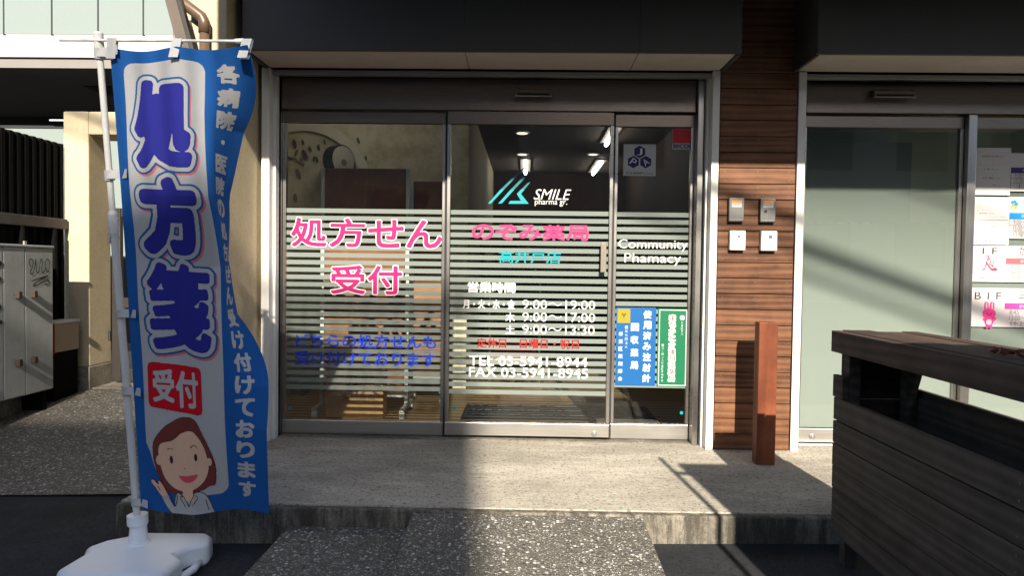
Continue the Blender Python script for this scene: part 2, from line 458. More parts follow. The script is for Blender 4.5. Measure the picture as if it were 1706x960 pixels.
        for j, i in zip(J, I):
            cs = [(i, j), (i, j + 1), (i + 1, j + 1), (i + 1, j)]; q = []
            for k in range(4):
                (xa, ya), (xb, yb) = cs[k], cs[(k + 1) % 4]; ga, gb = g[ya, xa], g[yb, xb]
                if ga >= .5: q.append((s.u0 + xa * s.h, s.v0 + ya * s.h))
                if (ga >= .5) != (gb >= .5):
                    t = (.5 - ga) / (gb - ga); q.append((s.u0 + (xa + t * (xb - xa)) * s.h, s.v0 + (ya + t * (yb - ya)) * s.h))
            if len(q) > 2:
                ids = [vid(*p) for p in q]
                ids = [x for k, x in enumerate(ids) if x != ids[k - 1]]
                if len(ids) > 2: faces.append(tuple(ids))
        me = bpy.data.meshes.new(name); me.from_pydata([tuple(fn(u, v)) for u, v in vl], [], faces)
        me.materials.append(mat); me.polygons.foreach_set('use_smooth', [True] * len(me.polygons)); me.update()
        return link(name, me, parent)

# ================================================================== THE SETTING
YF, YD, YE = 4.25, 4.45, 3.09          # front plane of the facade, door plane, platform edge
def road_z(x): return -.145 + .02 * x
mb = MB()
mb.poly([(-60, -60, road_z(-60) * 0 - .9), (60, -60, .9), (60, 60, .9), (-60, 60, -.9)], [(0, 1, 2, 3)])
mb.v = [(x, y, road_z(max(-12, min(12, x)))) for x in (-60, -12, -6, 0, 6, 12, 60) for y in (-60, 3.0, 3.76)]
mb.f = []; mb.mi = []
for i in range(6):
    for j in range(2):
        k = i * 3 + j; mb.f.append((k, k + 3, k + 4, k + 1)); mb.mi.append(0)
struct('road', mb, M['asphalt'])
mb = MB(); mb.poly([(-60, 3.7, -.42), (60, 3.7, -.42), (60, 60, -.42), (-60, 60, -.42)], [(0, 1, 2, 3)])
struct('ground', mb, M['asphalt'])

mb = MB(); mb.box(-1.86, 7.0, YE + .048, 4.60, -.40, 0.0)
plat = struct('pavement', mb, M['platform'])
kb = obj('kerb', MB().box(-1.86, 7.0, YE, YE + .046, -.40, -.003), M['kerb'], plat, .008)

mb = MB()                                    # aggregate drive, rising to the gate
nx, ny = 8, 12
for j in range(ny + 1):
    for i in range(nx + 1):
        x = -5.2 + i * (3.33) / nx; t = j / ny; y = 3.74 + t * 3.2
        z0 = road_z(x) + .012
        mb.v.append((x, y, z0 + (0.0 - z0) * min(1, t * 3.2 / 2.1) + .004 * math.sin(3 * x + 2 * y)))
for j in range(ny):
    for i in range(nx):
        k = j * (nx + 1) + i; mb.f.append((k, k + 1, k + nx + 2, k + nx + 1)); mb.mi.append(0)
struct('driveway', mb, M['agg_drive'])

def wedge(name, xl, xr, y0, y1, z0, z1, xl0, xr0):
    m = MB(); m.poly([(xl0, y0, z0), (xr0, y0, z0), (xr, y1, z1), (xl, y1, z1), (xl0, y0, -.4), (xr0, y0, -.4), (xr, y1, -.4), (xl, y1, -.4)],
                     [(0, 1, 2, 3), (4, 7, 6, 5), (0, 4, 5, 1), (1, 5, 6, 2), (2, 6, 7, 3), (3, 7, 4, 0)])
    return m
o = obj('ramp', wedge('ramp', -.497, .543, 1.55, YE - .004, -.15, -.010, -.497, .560), M['agg'], None, .007); o['kind'] = 'structure'
o = obj('ramp', wedge('ramp', -1.055, -.506, 2.05, YE - .012, -.150, -.078, -1.12, -.512), M['agg'], None, .007); o['kind'] = 'structure'

# ================================================================== FACADE
# ---- wooden cladding between the two entrances
wall = thing('wooden_wall', 'brown horizontal plank cladding between the two glass entrances', 'wall', (1.4, YF, 0))
obj('backing', MB().box(1.167, 1.640, YF + .022, YF + .10, 0, 3.25), M['backing'], wall)
PX0, PX1, PH, PITCH = 1.172, 1.634, .0925, .0962
mb = MB(); mb.box(0, PX1 - PX0, 0, .021, 0, PH)
mb.slot(1)
for sx in (.035, .235, .425):
    for sz in (.020, .072): mb.disc((sx, .0, sz), .0042, 'Y', -.0012, 8)
plank_me = mb.mesh('plank', [M['plank'], M['screw']])
b_ = bmesh.new(); b_.from_mesh(plank_me)
es = [e for e in b_.edges if e.is_manifold and abs(e.calc_face_angle(0)) > 1 and all(f.material_index == 0 for f in e.link_faces)]
bmesh.ops.bevel(b_, geom=es, offset=.003, segments=1, affect='EDGES'); b_.to_mesh(plank_me); b_.free()
for i in range(34):
    o = link('plank', plank_me, wall, (PX0 + random.uniform(-.001, .001), YF + random.uniform(-.0015, .0015), .003 + i * PITCH))
    o.rotation_euler = (random.uniform(-.012, .012), random.uniform(-.0016, .0016), 0)

# ---- canopies
def canopy(label, x0, x1, joints):
    c = thing('canopy', label, 'canopy', (x0, 3.9, 2.32), 'boxed canopies above the entrances')
    m = MB()
    xs = [x0] + joints + [x1]
    for a, b in zip(xs[:-1], xs[1:]):
        obj('fascia_panel', MB().box(a + .0006, b - .0006, 3.90, 3.925, 2.318, 3.255), M['fascia'], c, .0012)
    obj('side_panel', MB().box(x0, x0 + .02, 3.927, 4.30, 2.312, 3.255), M['fascia'], c, .002)
    obj('side_panel', MB().box(x1 - .02, x1, 3.927, 4.30, 2.312, 3.255), M['fascia'], c, .002)
    for a, b in zip(xs[:-1], xs[1:]):
        obj('soffit_board', MB().box(max(a, x0 + .022) + .002, min(b, x1 - .022) - .002, 3.927, 4.262, 2.322, 2.34), M['soffit'], c, .002)
    return c
canopy('dark grey canopy over the pharmacy doors with pale underside', -1.615, 1.187, [-.36, .62])
canopy('dark grey canopy at the right over the frosted glass entrance', 1.604, 5.2, [2.9, 4.1])
for x, y in ((.0, 4.1), (.84, 4.06)):
    pass

# ---- storey above (casts the shade over the facade)
up = thing('upper_storey', 'grey upper storey jutting out above the two entrances', 'building', (2, 3.4, 3.26))
obj('wall', MB().box(-1.515, 7.0, 1.60, 4.6, 3.26, 6.5), M['fascia'], up)
obj('wall', MB().box(-2.27, 7.0, 4.62, 11.5, 2.72, 6.5), M['stucco'], up)
obj('side_wall', MB().box(-2.35, -2.272, 4.56, 11.5, -.05, 6.5), M['stucco'], up)
obj('front_wall', MB().box(-2.271, -1.862, 4.56, 4.615, -.05, 6.5), M['stucco'], up)

# ---- stucco pillar left of the doors with its drain pipe
pl = thing('stucco_pillar', 'beige stucco pillar standing left of the pharmacy doors', 'pillar', (-1.72, 3.9, 0))
obj('wall', MB().box(-1.86, -1.662, 3.80, 4.60, -.05, 6.5), M['stucco'], pl, .006)
obj('return_strip', MB().box(-1.661, -1.6375, 4.32, 4.60, -.05, 3.2), M['stucco'], pl)
dp = thing('drain_pipe', 'brown drain pipe with a bend on the beige pillar', 'pipe', (-1.77, 3.6, 0))
xb = -1.763
mbp = MB(); mbp.tube([(xb, 3.755, .02), (xb, 3.755, 2.40)], .025, 16)
obj('pipe', mbp, M['pipe'], dp, smooth=True)
obj('elbow', MB().tube([(xb, 3.755, 2.36), (xb, 3.755, 2.42), (xb - .012, 3.755, 2.445), (xb - .10, 3.755, 2.51), (xb - .30, 3.755, 2.65)], .030, 16), M['pipe'], dp, smooth=True)
br = thing('brown_brace', 'slanting brown steel brace beside the beige pillar', 'brace', (-1.8, 3.58, 1.9))
obj('flange', MB().prism([(-1.945, 2.53), (-1.885, 2.53), (-1.725, 1.95), (-1.785, 1.95)], 'Y', 3.68, 3.695), M['brown_steel'], br)
obj('unlit_face', MB().prism([(-1.884, 2.53), (-1.862, 2.53), (-1.702, 1.95), (-1.724, 1.95)], 'Y', 3.682, 3.72), M['gate_metal'], br)  # darker colour paints the unlit face of the beam

# ---- door fronts
pink = flat('pink_vinyl', (.36, .012, .115), .4); white = flat('white_vinyl', (.58, .58, .57), .4); blue = flat('blue_vinyl', (.015, .055, .62), .4)
hot = flat('rose_vinyl', (.36, .028, .13), .4); cyan = flat('cyan_vinyl', (.003, .26, .30), .4); teal = flat('dark_teal_vinyl', (.003, .13, .15), .4)
red = flat('red_vinyl', (.27, .016, .012), .4); navy = flat('navy_print', srgb(28, 24, 90), .5); black = flat('black_print', (.02, .02, .02), .5)
paper = flat('white_paper', (.48, .465, .475), .7); grey_p = flat('pale_grey_sticker', (.42, .44, .46), .5)
blue_p = flat('bright_blue_poster', (.004, .088, .27), .45); green_p = flat('green_poster', (.004, .125, .055), .45); yellow_p = flat('yellow_print', (.27, .22, .010), .5)
dred = flat('dark_red_print', srgb(190, 10, 40), .45); purple = flat('purple_print', srgb(60, 20, 95), .5); salmon = flat('salmon_print', srgb(240, 90, 95), .5)
rose = flat('rose_print', srgb(228, 60, 140), .5); lblue = flat('light_blue_print', srgb(10, 125, 215), .5); mgrey = flat('grey_print', (.16, .16, .17), .5)
pinkl = flat('pale_pink_print', srgb(240, 170, 185), .5)

en = thing('pharmacy_entrance', 'stainless steel glass entrance front with lettering and frosted stripes', 'entrance', (-.25, YD, 0))
def jamb(p, x0, x1, inner):
    obj('side_jamb', MB().box(x0, x1, YF - .006, YF + .06, .0, 2.318), M['white_metal'], p, .003)
    xi = x1 + .004 if inner > 0 else x0 - .004
    obj('jamb_return', MB().box(xi - .012, xi + .012, YF + .062, YD - .045, .0, 2.318), M['white_metal'], p, .002)
jamb(en, -1.637, -1.588, 1); jamb(en, 1.123, 1.167, -1)
obj('frame_post', MB().box(-1.606, -1.572, YD - .085, YD + .06, 0, 2.318), M['steel'], en, .004)
obj('frame_post', MB().box(1.062, 1.100, YD - .100, YD + .06, 0, 2.318), M['steel'], en, .004)
obj('top_trim', MB().box(-1.586, 1.121, YF + .03, YF + .075, 2.285, 2.316).box(-1.586, 1.121, YF + .08, YF + .13, 2.300, 2.317), M['alu'], en, .003)
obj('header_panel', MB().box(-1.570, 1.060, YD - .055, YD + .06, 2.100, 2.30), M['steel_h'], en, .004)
obj('threshold', MB().box(-1.570, 1.060, YD - .085, YD + .10, .0005, .007), M['plinth'], en, .002)

def leaf(p, name, x0, x1, Y, stile, rail0, rail1, head0):
    """one glazed leaf: rails and stiles, pane and frosted strips"""
    m = MB()
    m.box(x0, x1, Y - .018, Y + .018, rail0, rail1)                # bottom rail
    f = obj(name, m, M['steel_rail'], p, .003)
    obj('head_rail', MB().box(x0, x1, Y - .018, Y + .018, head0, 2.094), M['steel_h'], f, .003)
    for a in (x0, x1 - stile):
        obj('stile', MB().box(a, a + stile, Y - .019, Y + .019, rail1 + .001, head0 - .001), M['steel'], f, .002)
    obj('glass_pane', MB().box(x0 + stile - .004, x1 - stile + .004, Y - .005, Y + .005, rail1 - .004, head0 + .004), M['glass'], f)
    return f
def strips(f, x0, x1, Y, ztop, n_, pitch, hgt, zlast=None):
    me = MB().box(0, x1 - x0, 0, .0006, 0, hgt).mesh('film_strip', M['film'])
    for i in range(n_):
        link('film_strip', me, f, (x0, Y - .0068, ztop - hgt - i * pitch))
    return me
L_ = leaf(en, 'fixed_glass_panel', -1.570, -.521, YD, .020, .012, .100, 2.022)
C_ = leaf(en, 'sliding_glass_door', -.505, .546, YD - .045, .022, .028, .112, 2.012)
R_ = leaf(en, 'fixed_glass_panel', .560, 1.060, YD, .020, .012, .108, 2.014)
obj('gasket', MB().box(-.520, -.507, YD - .04, YD + .03, .02, 2.09), M['gasket'], en)
obj('gasket', MB().box(.5475, .5585, YD - .05, YD + .03, .02, 2.09), M['gasket'], en)
strips(L_, -1.548, -.543, YD, 1.474, 25, .0478, .0285)
strips(C_, -.481, .522, YD - .045, 1.470, 25, .0478, .0285)
strips(R_, .582, 1.038, YD, 1.472, 24, .0478, .0285)

# pull handle, lock
hd = obj('door_handle', MB().box(.470, .506, YD - .110, YD - .098, 1.085, 1.270).box(.478, .498, YD - .098, YD - .064, 1.10, 1.125).box(.478, .498, YD - .098, YD - .064, 1.23, 1.255), paint('handle_bronze', (.22, .185, .15), .35, .1, 9, .3), C_, .003)
lettering('handle_lettering', '自動ドア', .483, 1.235, .493, 1.12, YD - .1106, mgrey, C_, .01, world=True)
obj('lock', MB().disc((.452, YD - .064, .052), .017, 'Y', -.006).disc((.452, YD - .070, .052), .008, 'Y', -.004), M['alu'], C_, .002)

# big pink characters, round and heavy
def big_pink(body, x0, y0, x1, y1, f, Y):
    a = atY(x0, y0, Y); b = atY(x1, y1, Y); c = atY(x0, y1, Y)
    Wd, Hd = b.x - a.x, a.z - b.z
    pad = .03; g = Grid(-pad, -pad, Wd + pad, Hd + pad, .0016)
    m = g.zero(); nch = len(body); cw = Wd / (nch + (nch - 1) * .12)
    for i, ch in enumerate(body):
        m |= g.text(ch, i * cw * 1.12, 0 if ch not in 'んせ' else Hd * .03, i * cw * 1.12 + cw, Hd)
    m = g.grow(m, .0055)
    fn = lambda off: (lambda u, v: (a.x + u, Y - off, a.z - v))
    g.mesh(g.grow(m, .0075), fn(.0085), 'lettering_outline', white, f)
    g.mesh(m, fn(.0100), 'lettering', pink, f)
big_pink('処方せん', 487, 364, 736, 413, L_, YD)
big_pink('受付', 553, 443, 669, 490, L_, YD)
T = lambda body, x0, y0, x1, y1, f, Y, m, off=.02, shear=0, nm='lettering', sp=1.0: lettering(nm, body, x0, y0, x1, y1, Y - .0088, m, f, off, shear, space=sp)
T('どちらの処方せんも', 492, 557, 727, 581, L_, YD, blue, .022)
T('受け付けております', 491, 586, 726, 610, L_, YD, blue, .022)
YC = YD - .045
def heavy(body, x0, y0, x1, y1, f, Y, m, r, nm='lettering'):
    a = atY(x0, y0, Y); b = atY(x1, y1, Y); Wd, Hd = b.x - a.x, a.z - b.z
    g = Grid(-.02, -.02, Wd + .02, Hd + .02, .0014); k = g.zero(); nch = len(body); cw = Wd / (nch + (nch - 1) * .1)
    for i, ch in enumerate(body): k |= g.text(ch, i * cw * 1.1, 0, i * cw * 1.1 + cw, Hd)
    g.mesh(g.grow(k, r), (lambda u, v: (a.x + u, Y - .0088, a.z - v)), nm, m, f)
heavy('のぞみ薬局', 787, 374, 980, 401, C_, YC, hot, .0042)
heavy('高井戸店', 832, 418, 934, 439, C_, YC, cyan, .0026)
T('営業時間', 779, 470, 859, 488, C_, YC, white, .035)
T('月・火・水・金', 771, 499, 858, 515, C_, YC, white, .028)
T('9:00〜19:00', 870, 500, 992, 516, C_, YC, white, .018)
T('木', 842, 521, 858, 537, C_, YC, white, .028); T('9:00〜17:00', 870, 521, 992, 537, C_, YC, white, .018)
T('土', 842, 542, 858, 557, C_, YC, white, .028); T('9:00〜13:30', 870, 542, 991, 558, C_, YC, white, .018)
T('定休日　日曜日・祝日', 794, 564, 965, 581, C_, YC, red, .032)
T('TEL 03-5941-8944', 781, 594, 979, 611, C_, YC, white, .018)
T('FAX 03-5941-8945', 781, 613, 980, 630, C_, YC, white, .018)
T('SMILE', 889, 315, 952, 333, C_, YC, white, .006, .32)
T('pharma gr.', 891, 331, 945, 344, C_, YC, white, .012)
T('Community', 1030, 399, 1146, 419, R_, YD, white, .010)
T('Phamacy', 1040, 422, 1135, 443, R_, YD, white, .010)
def shape(name, pts, Y, mat, f):
    q = [atY(x, y, Y) for x, y in pts]; m = MB(); m.poly([(p.x, Y, p.z) for p in q], [tuple(range(len(q)))])
    return link(name, m.mesh(name, mat, fix=False), f)
YL = YC - .0088
for pts, mt in ([[(813, 339), (818, 339), (840, 315.5), (834, 315.5)], cyan], [[(834, 315.5), (840, 315.5), (880, 274), (872, 279)], teal],
                [[(830, 339), (836, 339), (857, 315.5), (851, 315.5)], cyan], [[(851, 315.5), (857, 315.5), (880, 291), (874, 292)], teal],
                [[(868, 315.5), (874, 315.5), (884, 303), (879, 305)], teal],
                [[(868, 315.5), (874, 315.5), (868, 323), (881, 339.5), (847, 339.5), (850, 334.5), (868, 334.5), (861, 323)], cyan]):
    shape('logo_stroke', pts, YL, mt, C_)
for (px, py, f, Y) in ((484, 680, L_, YD), (734, 654, L_, YD), (757, 680, C_, YC), (1135, 688, R_, YD)):
    a = atY(px, py, Y); obj('alignment_mark', MB().disc((a.x, Y - .0062, a.z), .011, 'Y', -.0006, 14), cyan, f)

# posters and stickers on the right-hand pane
def sheet(name, label, cat, x0, y0, x1, y1, Y, mat, group=None, th=.0012):
    a = atY(x0, y0, Y); b = atY(x1, y1, Y); c = atY(x0, y1, Y)
    t = thing(name, label, cat, ((a.x + b.x) / 2, Y, b.z), group)
    X0, X1, Z0, Z1 = a.x, b.x, (b.z + c.z) / 2, a.z
    obj('sheet', MB().box(X0, X1, Y - th, Y, Z0, Z1), mat, t)
    t['box'] = 0; del t['box']
    return t, X0, X1, Z0, Z1, Y - th - .0006
def col_text(t, body, xc, z1, z0, size, Y, mat, off=.03, step=1):
    k = len(body); st = (z1 - z0) / k
    for i, ch in enumerate(body):
        zc = z1 - (i + .5) * st; hgt = size
        lettering('lettering', ch, xc - size / 2, zc + hgt / 2, xc + size / 2, zc - hgt / 2, Y, mat, t, off, world=True)
t, X0, X1, Z0, Z1, Y = sheet('blue_poster', 'blue poster with white vertical writing on the right glass pane', 'poster', 1027, 512, 1091, 643, YD - .0068, blue_p)
Wd, Hd = X1 - X0, Z1 - Z0
col_text(t, '使用済み注射針', X0 + Wd * .78, Z1 - Hd * .02, Z0 + Hd * .03, .054, Y, white, .04)
col_text(t, '回収薬局', X0 + Wd * .47, Z1 - Hd * .17, Z0 + Hd * .18, .052, Y, white, .04)
col_text(t, '一般社団法人', X0 + Wd * .26, Z1 - Hd * .23, Z0 + Hd * .47, .018, Y, white, .02)
col_text(t, '杉並区薬剤師会', X0 + Wd * .12, Z1 - Hd * .29, Z0 + Hd * .04, .028, Y, white, .03)
lz = Z1 - Hd * .11; lx = X0 + Wd * .19
obj('emblem_square', MB().box(X0 + Wd * .03, X0 + Wd * .35, Y - .0002, Y + .0003, Z1 - Hd * .20, Z1 - Hd * .02), yellow_p, t)
g = Grid(-.03, -.03, .03, .03, .0006); k_ = g.zero()
for q in range(3):
    an = rad(90 + 120 * q); cu, cv = .0085 * math.cos(an), -.0085 * math.sin(an)
    k_ |= g.ell(cu, cv, .0105, .0105) & ~g.ell(cu * 1.5, cv * 1.5, .0082, .0082)
k_ &= ~g.ell(0, 0, .0022, .0022)
g.mesh(k_, (lambda u, v: (lx + u, Y - .0006, lz + .006 - v)), 'emblem', black, t)
lettering('lettering', '感染', lx - .009, lz - .018, lx + .009, lz - .026, Y - .0006, black, t, .03, world=True)

t, X0, X1, Z0, Z1, Y = sheet('green_poster', 'green poster with red vertical writing beside the blue poster', 'poster', 1096, 514, 1144.5, 645, YD - .0068, green_p)
Wd, Hd = X1 - X0, Z1 - Z0
for a, b, c, d in ((.05, .95, .975, .985), (.05, .95, .015, .025), (.05, .075, .025, .975), (.925, .95, .025, .975)):
    obj('border_line', MB().box(X0 + Wd * a, X0 + Wd * b, Y, Y + .0004, Z0 + Hd * c, Z0 + Hd * d), white, t)
st = Hd * .86 / 10
g = Grid(-.04, -.02, .04, Hd * .9, .0014); k_ = g.zero()
for i, ch in enumerate('まちかと介護相談薬局'): k_ |= g.text(ch, -.019, i * st + .004, .019, i * st + st - .004)
cx_ = X0 + Wd * .48; zt = Z1 - Hd * .075
g.mesh(g.grow(k_, .0065), (lambda u, v: (cx_ + u, Y - .0004, zt - v)), 'lettering_outline', white, t)
g.mesh(k_, (lambda u, v: (cx_ + u, Y - .0009, zt - v)), 'lettering', red, t)
col_text(t, '一般社団法人杉並区薬剤師会', X0 + Wd * .18, Z1 - Hd * .45, Z0 + Hd * .06, .014, Y, white, .02)
col_text(t, '杉並区薬局', X0 + Wd * .80, Z1 - Hd * .16, Z0 + Hd * .66, .014, Y, white, .02)
obj('emblem', MB().disc((X0 + Wd * .80, Y, Z1 - Hd * .115), .016, 'Y', -.0004, 18), white, t)

t, X0, X1, Z0, Z1, Y = sheet('square_sticker', 'grey square sticker with three navy hexagons on the right pane', 'sticker', 1039, 240, 1092, 293, YD - .0068, grey_p)
Wd, Hd = X1 - X0, Z1 - Z0
for (u, v, ch, rot) in ((.5, .76, 'J', 0), (.31, .44, 'P', rad(35)), (.69, .44, 'A', rad(-35))):
    cx, cz, r = X0 + Wd * u, Z0 + Hd * v, Wd * .195
    hx = [(cx + r * math.sin(rad(60 * i)), Y, cz + r * math.cos(rad(60 * i))) for i in range(6)]
    link('hexagon', MB().poly(hx, [tuple(range(6))]).mesh('hexagon', navy, fix=False), t)
    o = lettering('lettering', ch, -.017, .022, .017, -.022, 0, white, t, 0, world=True)
    o.location = (cx, Y - .0005, cz); o.rotation_euler = (0, rot, 0)
lettering('lettering', '日本薬剤師会会員', X0 + Wd * .10, Z0 + Hd * .13, X0 + Wd * .92, Z0 + Hd * .04, Y, black, t, .03, world=True)
lettering('lettering', 'JAPAN ASSOCIATION', X0 + Wd * .72, Z0 + Hd * .95, X0 + Wd * .95, Z0 + Hd * .91, Y, mgrey, t, 0, world=True)

t, X0, X1, Z0, Z1, Y = sheet('security_sticker', 'small red and grey security sticker high on the right pane', 'sticker', 1120.5, 214, 1157, 249, YD - .0068, grey_p)
Wd, Hd = X1 - X0, Z1 - Z0
obj('red_field', MB().box(X0 + .001, X1 - .001, Y - .0002, Y + .0003, Z0 + Hd * .30, Z1 - .001), dred, t)
lettering('lettering', 'SECOM', X0 + Wd * .03, Z0 + Hd * .26, X1 - Wd * .03, Z0 + Hd * .06, Y, navy, t, .05, world=True)

# ---- clinic entrance at the right
ce = thing('clinic_entrance', 'frosted glass entrance front with steel frame behind the planter', 'entrance', (2.6, YD, 0))
obj('side_jamb', MB().box(1.641, 1.688, YF - .006, YF + .06, 0, 2.316), M['white_metal'], ce, .003)
obj('jamb_return', MB().box(1.679, 1.70, YF + .062, YD - .045, 0, 2.316), M['white_metal'], ce, .002)
obj('frame_post', MB().box(1.690, 1.745, YD - .043, YD + .06, 0, 2.30), M['steel'], ce, .003)
obj('top_trim', MB().box(1.69, 5.0, YF + .03, YF + .075, 2.285, 2.314), M['alu'], ce, .003)
obj('header_panel', MB().box(1.747, 5.0, YD - .055, YD + .06, 2.105, 2.30), M['steel_h'], ce, .004)
def frosted(x0, x1, Y, nm):
    f = leaf(ce, nm, x0, x1, Y, .022, .012, .100, 2.022)
    obj('frosted_film', MB().box(x0 + .024, x1 - .024, Y + .0068, Y + .0076, .104, 2.02), M['gradfilm'], f)
    obj('glazing_bar', MB().box(x0 + .02, x1 - .02, Y + .012, Y + .035, .415, .455), M['gate_metal'], f)
    return f
f1_ = frosted(1.747, 2.752, YD, 'sliding_glass_door')
f2_ = frosted(2.812, 3.85, YD, 'fixed_glass_panel')
obj('mullion', MB().box(2.756, 2.808, YD - .06, YD + .05, .0, 2.10), M['steel'], ce, .003)
obj('lock', MB().disc((1.852, YD - .019, .048), .018, 'Y', -.006).disc((1.852, YD - .025, .048), .008, 'Y', -.004), M['alu'], f1_, .002)
obj('threshold', MB().box(1.747, 3.9, YD - .075, YD + .10, .0005, .007), M['steel_rail'], ce, .002)

# ---- sensors over the doors
def sensor(label, x0, x1, z0, z1):
    s = thing('door_sensor', label, 'sensor', ((x0 + x1) / 2, YD - .06, z0), 'motion sensors above the doors')
    m = MB(); m.prism([(YD - .0555, z0 + .012), (YD - .0555, z1), (YD - .10, z1 - .004), (YD - .115, z0 + .02), (YD - .105, z0)], 'X', x0, x1)
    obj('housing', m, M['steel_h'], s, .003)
    obj('lens', MB().box(x0 + .015, x1 - .015, YD - .117, YD - .106, z0 + .006, z0 + .018), M['gasket'], s)
    obj('lip', MB().box(x0, x1, YD - .121, YD - .113, z0 - .003, z0 + .004), M['alu'], s, .001)
sensor('grey door sensor above the pharmacy sliding door', -.082, .150, 2.178, 2.232)
sensor('grey door sensor above the frosted clinic door', 2.140, 2.392, 2.190, 2.245)

# ---- notices on the clinic glass
def lines(t, X0, X1, Z0, Z1, Y, rows):
    W_, H_ = X1 - X0, Z1 - Z0
    for (body, u0, u1, v, hgt, mt) in rows:
        lettering('lettering', body, X0 + W_ * u0, Z1 - H_ * (v - hgt / 2), X0 + W_ * u1, Z1 - H_ * (v + hgt / 2), Y, mt, t, .02, world=True)
YN = YD - .0062
a = sheet('notice_sheet', 'white typed notice topmost on the far right pane', 'notice', 1624.5, 246, 1682, 325, YN, paper)
lines(a[0], *a[1:], [('年末年始のお知らせ', .18, .82, .18, .055, black), ('令和二年十二月三十日より', .08, .90, .36, .035, rose), ('まで休診致します', .26, .68, .45, .04, black), ('令和三年一月', .28, .66, .57, .03, lblue), ('通常診療致します', .22, .74, .64, .04, black), ('加藤クリニック', .48, .92, .79, .03, black)])
a = sheet('notice_sheet', 'white typed notice in the middle of the far right pane', 'notice', 1621.5, 328, 1680, 408, YN - .001, paper)
lines(a[0], *a[1:], [('お知らせ', .35, .72, .10, .03, mgrey), ('平素より当院をご利用いただき', .10, .92, .20, .025, mgrey), ('誠にありがとうございます', .10, .88, .27, .025, mgrey), ('診療時間の変更について', .10, .85, .34, .025, mgrey), ('院長', .55, .9, .41, .02, mgrey), ('ご案内', .40, .62, .62, .035, black), ('休診', .84, .97, .70, .03, mgrey), ('受付を終了します', .05, .42, .78, .03, black), ('本日より診療時間が変わります', .05, .86, .92, .04, black)])
obj('rule', MB().box(a[1] + .01, a[2] - .01, a[5], a[5] + .0003, a[3] + (a[4] - a[3]) * .52, a[3] + (a[4] - a[3]) * .527), black, a[0])
def table(t, X0, Z1, w_, h_, Y, head, rows, hm, lm):
    obj('table_head', MB().box(X0, X0 + w_, Y - .0003, Y + .0003, Z1 - h_ * .26, Z1), hm, t)
    for i in range(len(rows) + 1):
        z = Z1 - h_ * .26 - i * h_ * .74 / len(rows); obj('rule', MB().box(X0, X0 + w_, Y, Y + .0003, z - .0009, z + .0009), lm, t)
    obj('rule', MB().box(X0 - .001, X0 + .001, Y, Y + .0003, Z1 - h_, Z1), lm, t)
    for i, r_ in enumerate(rows):
        z = Z1 - h_ * .26 - (i + .5) * h_ * .74 / len(rows); s_ = h_ * .11
        lettering('lettering', r_, X0 + w_ * .12, z + s_, X0 + w_ * .8, z - s_, Y, mgrey, t, 0, world=True)
    lettering('lettering', head, X0 + w_ * .35, Z1 - h_ * .06, X0 + w_ * .7, Z1 - h_ * .20, Y - .0006, white, t, .02, world=True)
a = sheet('timetable_sheet', 'white timetable with a purple heading cut by the picture edge', 'notice', 1683, 255, 1760, 319, YN - .0004, paper)
table(a[0], a[1] + .008, a[4] - .09, .20, .135, a[5], '診療時間', ['9:00〜12:00', '15:00〜18:00', '土曜'], purple, black)
a = sheet('timetable_sheet', 'white timetable with a blue heading and a small flower drawing', 'notice', 1681, 328, 1762, 398, YN - .0004, paper)
table(a[0], a[1] + .006, a[4] - .10, .21, .155, a[5], '診療時間', ['9:00〜12:00', '15:00〜18:00', '日曜休診'], lblue, mgrey)
for q, (u, v, mt) in enumerate(((.022, .030, lblue), (.036, .026, lblue), (.030, .045, yellow_p), (.040, .060, flat('leaf_green_print', srgb(120, 160, 80))), (.020, .062, flat('ochre_print', srgb(220, 170, 90))), (.046, .040, lblue))):
    obj('flower_drawing', MB().disc((a[1] + u, a[5], a[4] - v - .005), .012, 'Y', -.0002 - .0002 * q, 10), mt, a[0])
a = sheet('floor_sign', 'white sign reading 1F with a red leafy letter K', 'sign', 1618, 409, 1766, 470.5, YN - .0004, paper)
lettering('lettering', '1 F', 1637, 413, 1662, 423.5, a[5], black, a[0], 0); lettering('lettering', '加藤歯科', 1698, 411, 1760, 426, a[5], black, a[0], 0)
lettering('lettering', '加藤総合クリニック', 1629, 461, 1670, 465.5, a[5], mgrey, a[0], 0)
g = Grid(0, 0, .16, .16, .0012)
k_ = g.stroke([(.064, .012), (.052, .045), (.036, .092), (.016, .098)], .0036) | g.stroke([(.040, .012), (.066, .010)], .0022) | g.stroke([(.050, .055), (.075, .085), (.10, .10), (.126, .096)], .0055)
k_ |= g.blob([(.085, .10), (.110, .085), (.128, .095), (.100, .106)])
for q in range(6): k_ |= g.ell(.085 + .016 * math.cos(q), .052 + .022 * math.sin(q * 1.7), .009, .0045, q)
p_ = atY(1633, 424, a[5])
g.mesh(k_, (lambda u, v: (p_.x + u * .85, a[5], p_.z - v * 1.0 + .002)), 'emblem', flat('crimson_print', srgb(215, 50, 80)), a[0])
ta = atY(1676, 430, a[5]); table(a[0], ta.x, ta.z, .26, .148, a[5], '診療時間', ['9:00〜12:00', '14:00〜17:00', '10:00〜13:00'], salmon, pinkl)
a = sheet('floor_sign', 'white sign reading B1F with a pink rabbit drawing', 'sign', 1615, 479.5, 1768, 545.5, YN - .0004, paper)
lettering('lettering', 'B 1 F', 1624, 487, 1668, 499, a[5], black, a[0], 0); lettering('lettering', '三井眼科', 1697, 484, 1762, 499, a[5], black, a[0], 0)
g = Grid(0, 0, .12, .17, .0010)
body_ = g.ell(.055, .075, .040, .034) | g.ell(.036, .028, .0125, .034) | g.ell(.072, .028, .0125, .034) | g.ell(.055, .125, .026, .030) | g.ell(.085, .112, .016, .008, -.7) | g.ell(.030, .115, .014, .008, .7) | g.ell(.043, .158, .010, .008) | g.ell(.067, .158, .010, .008)
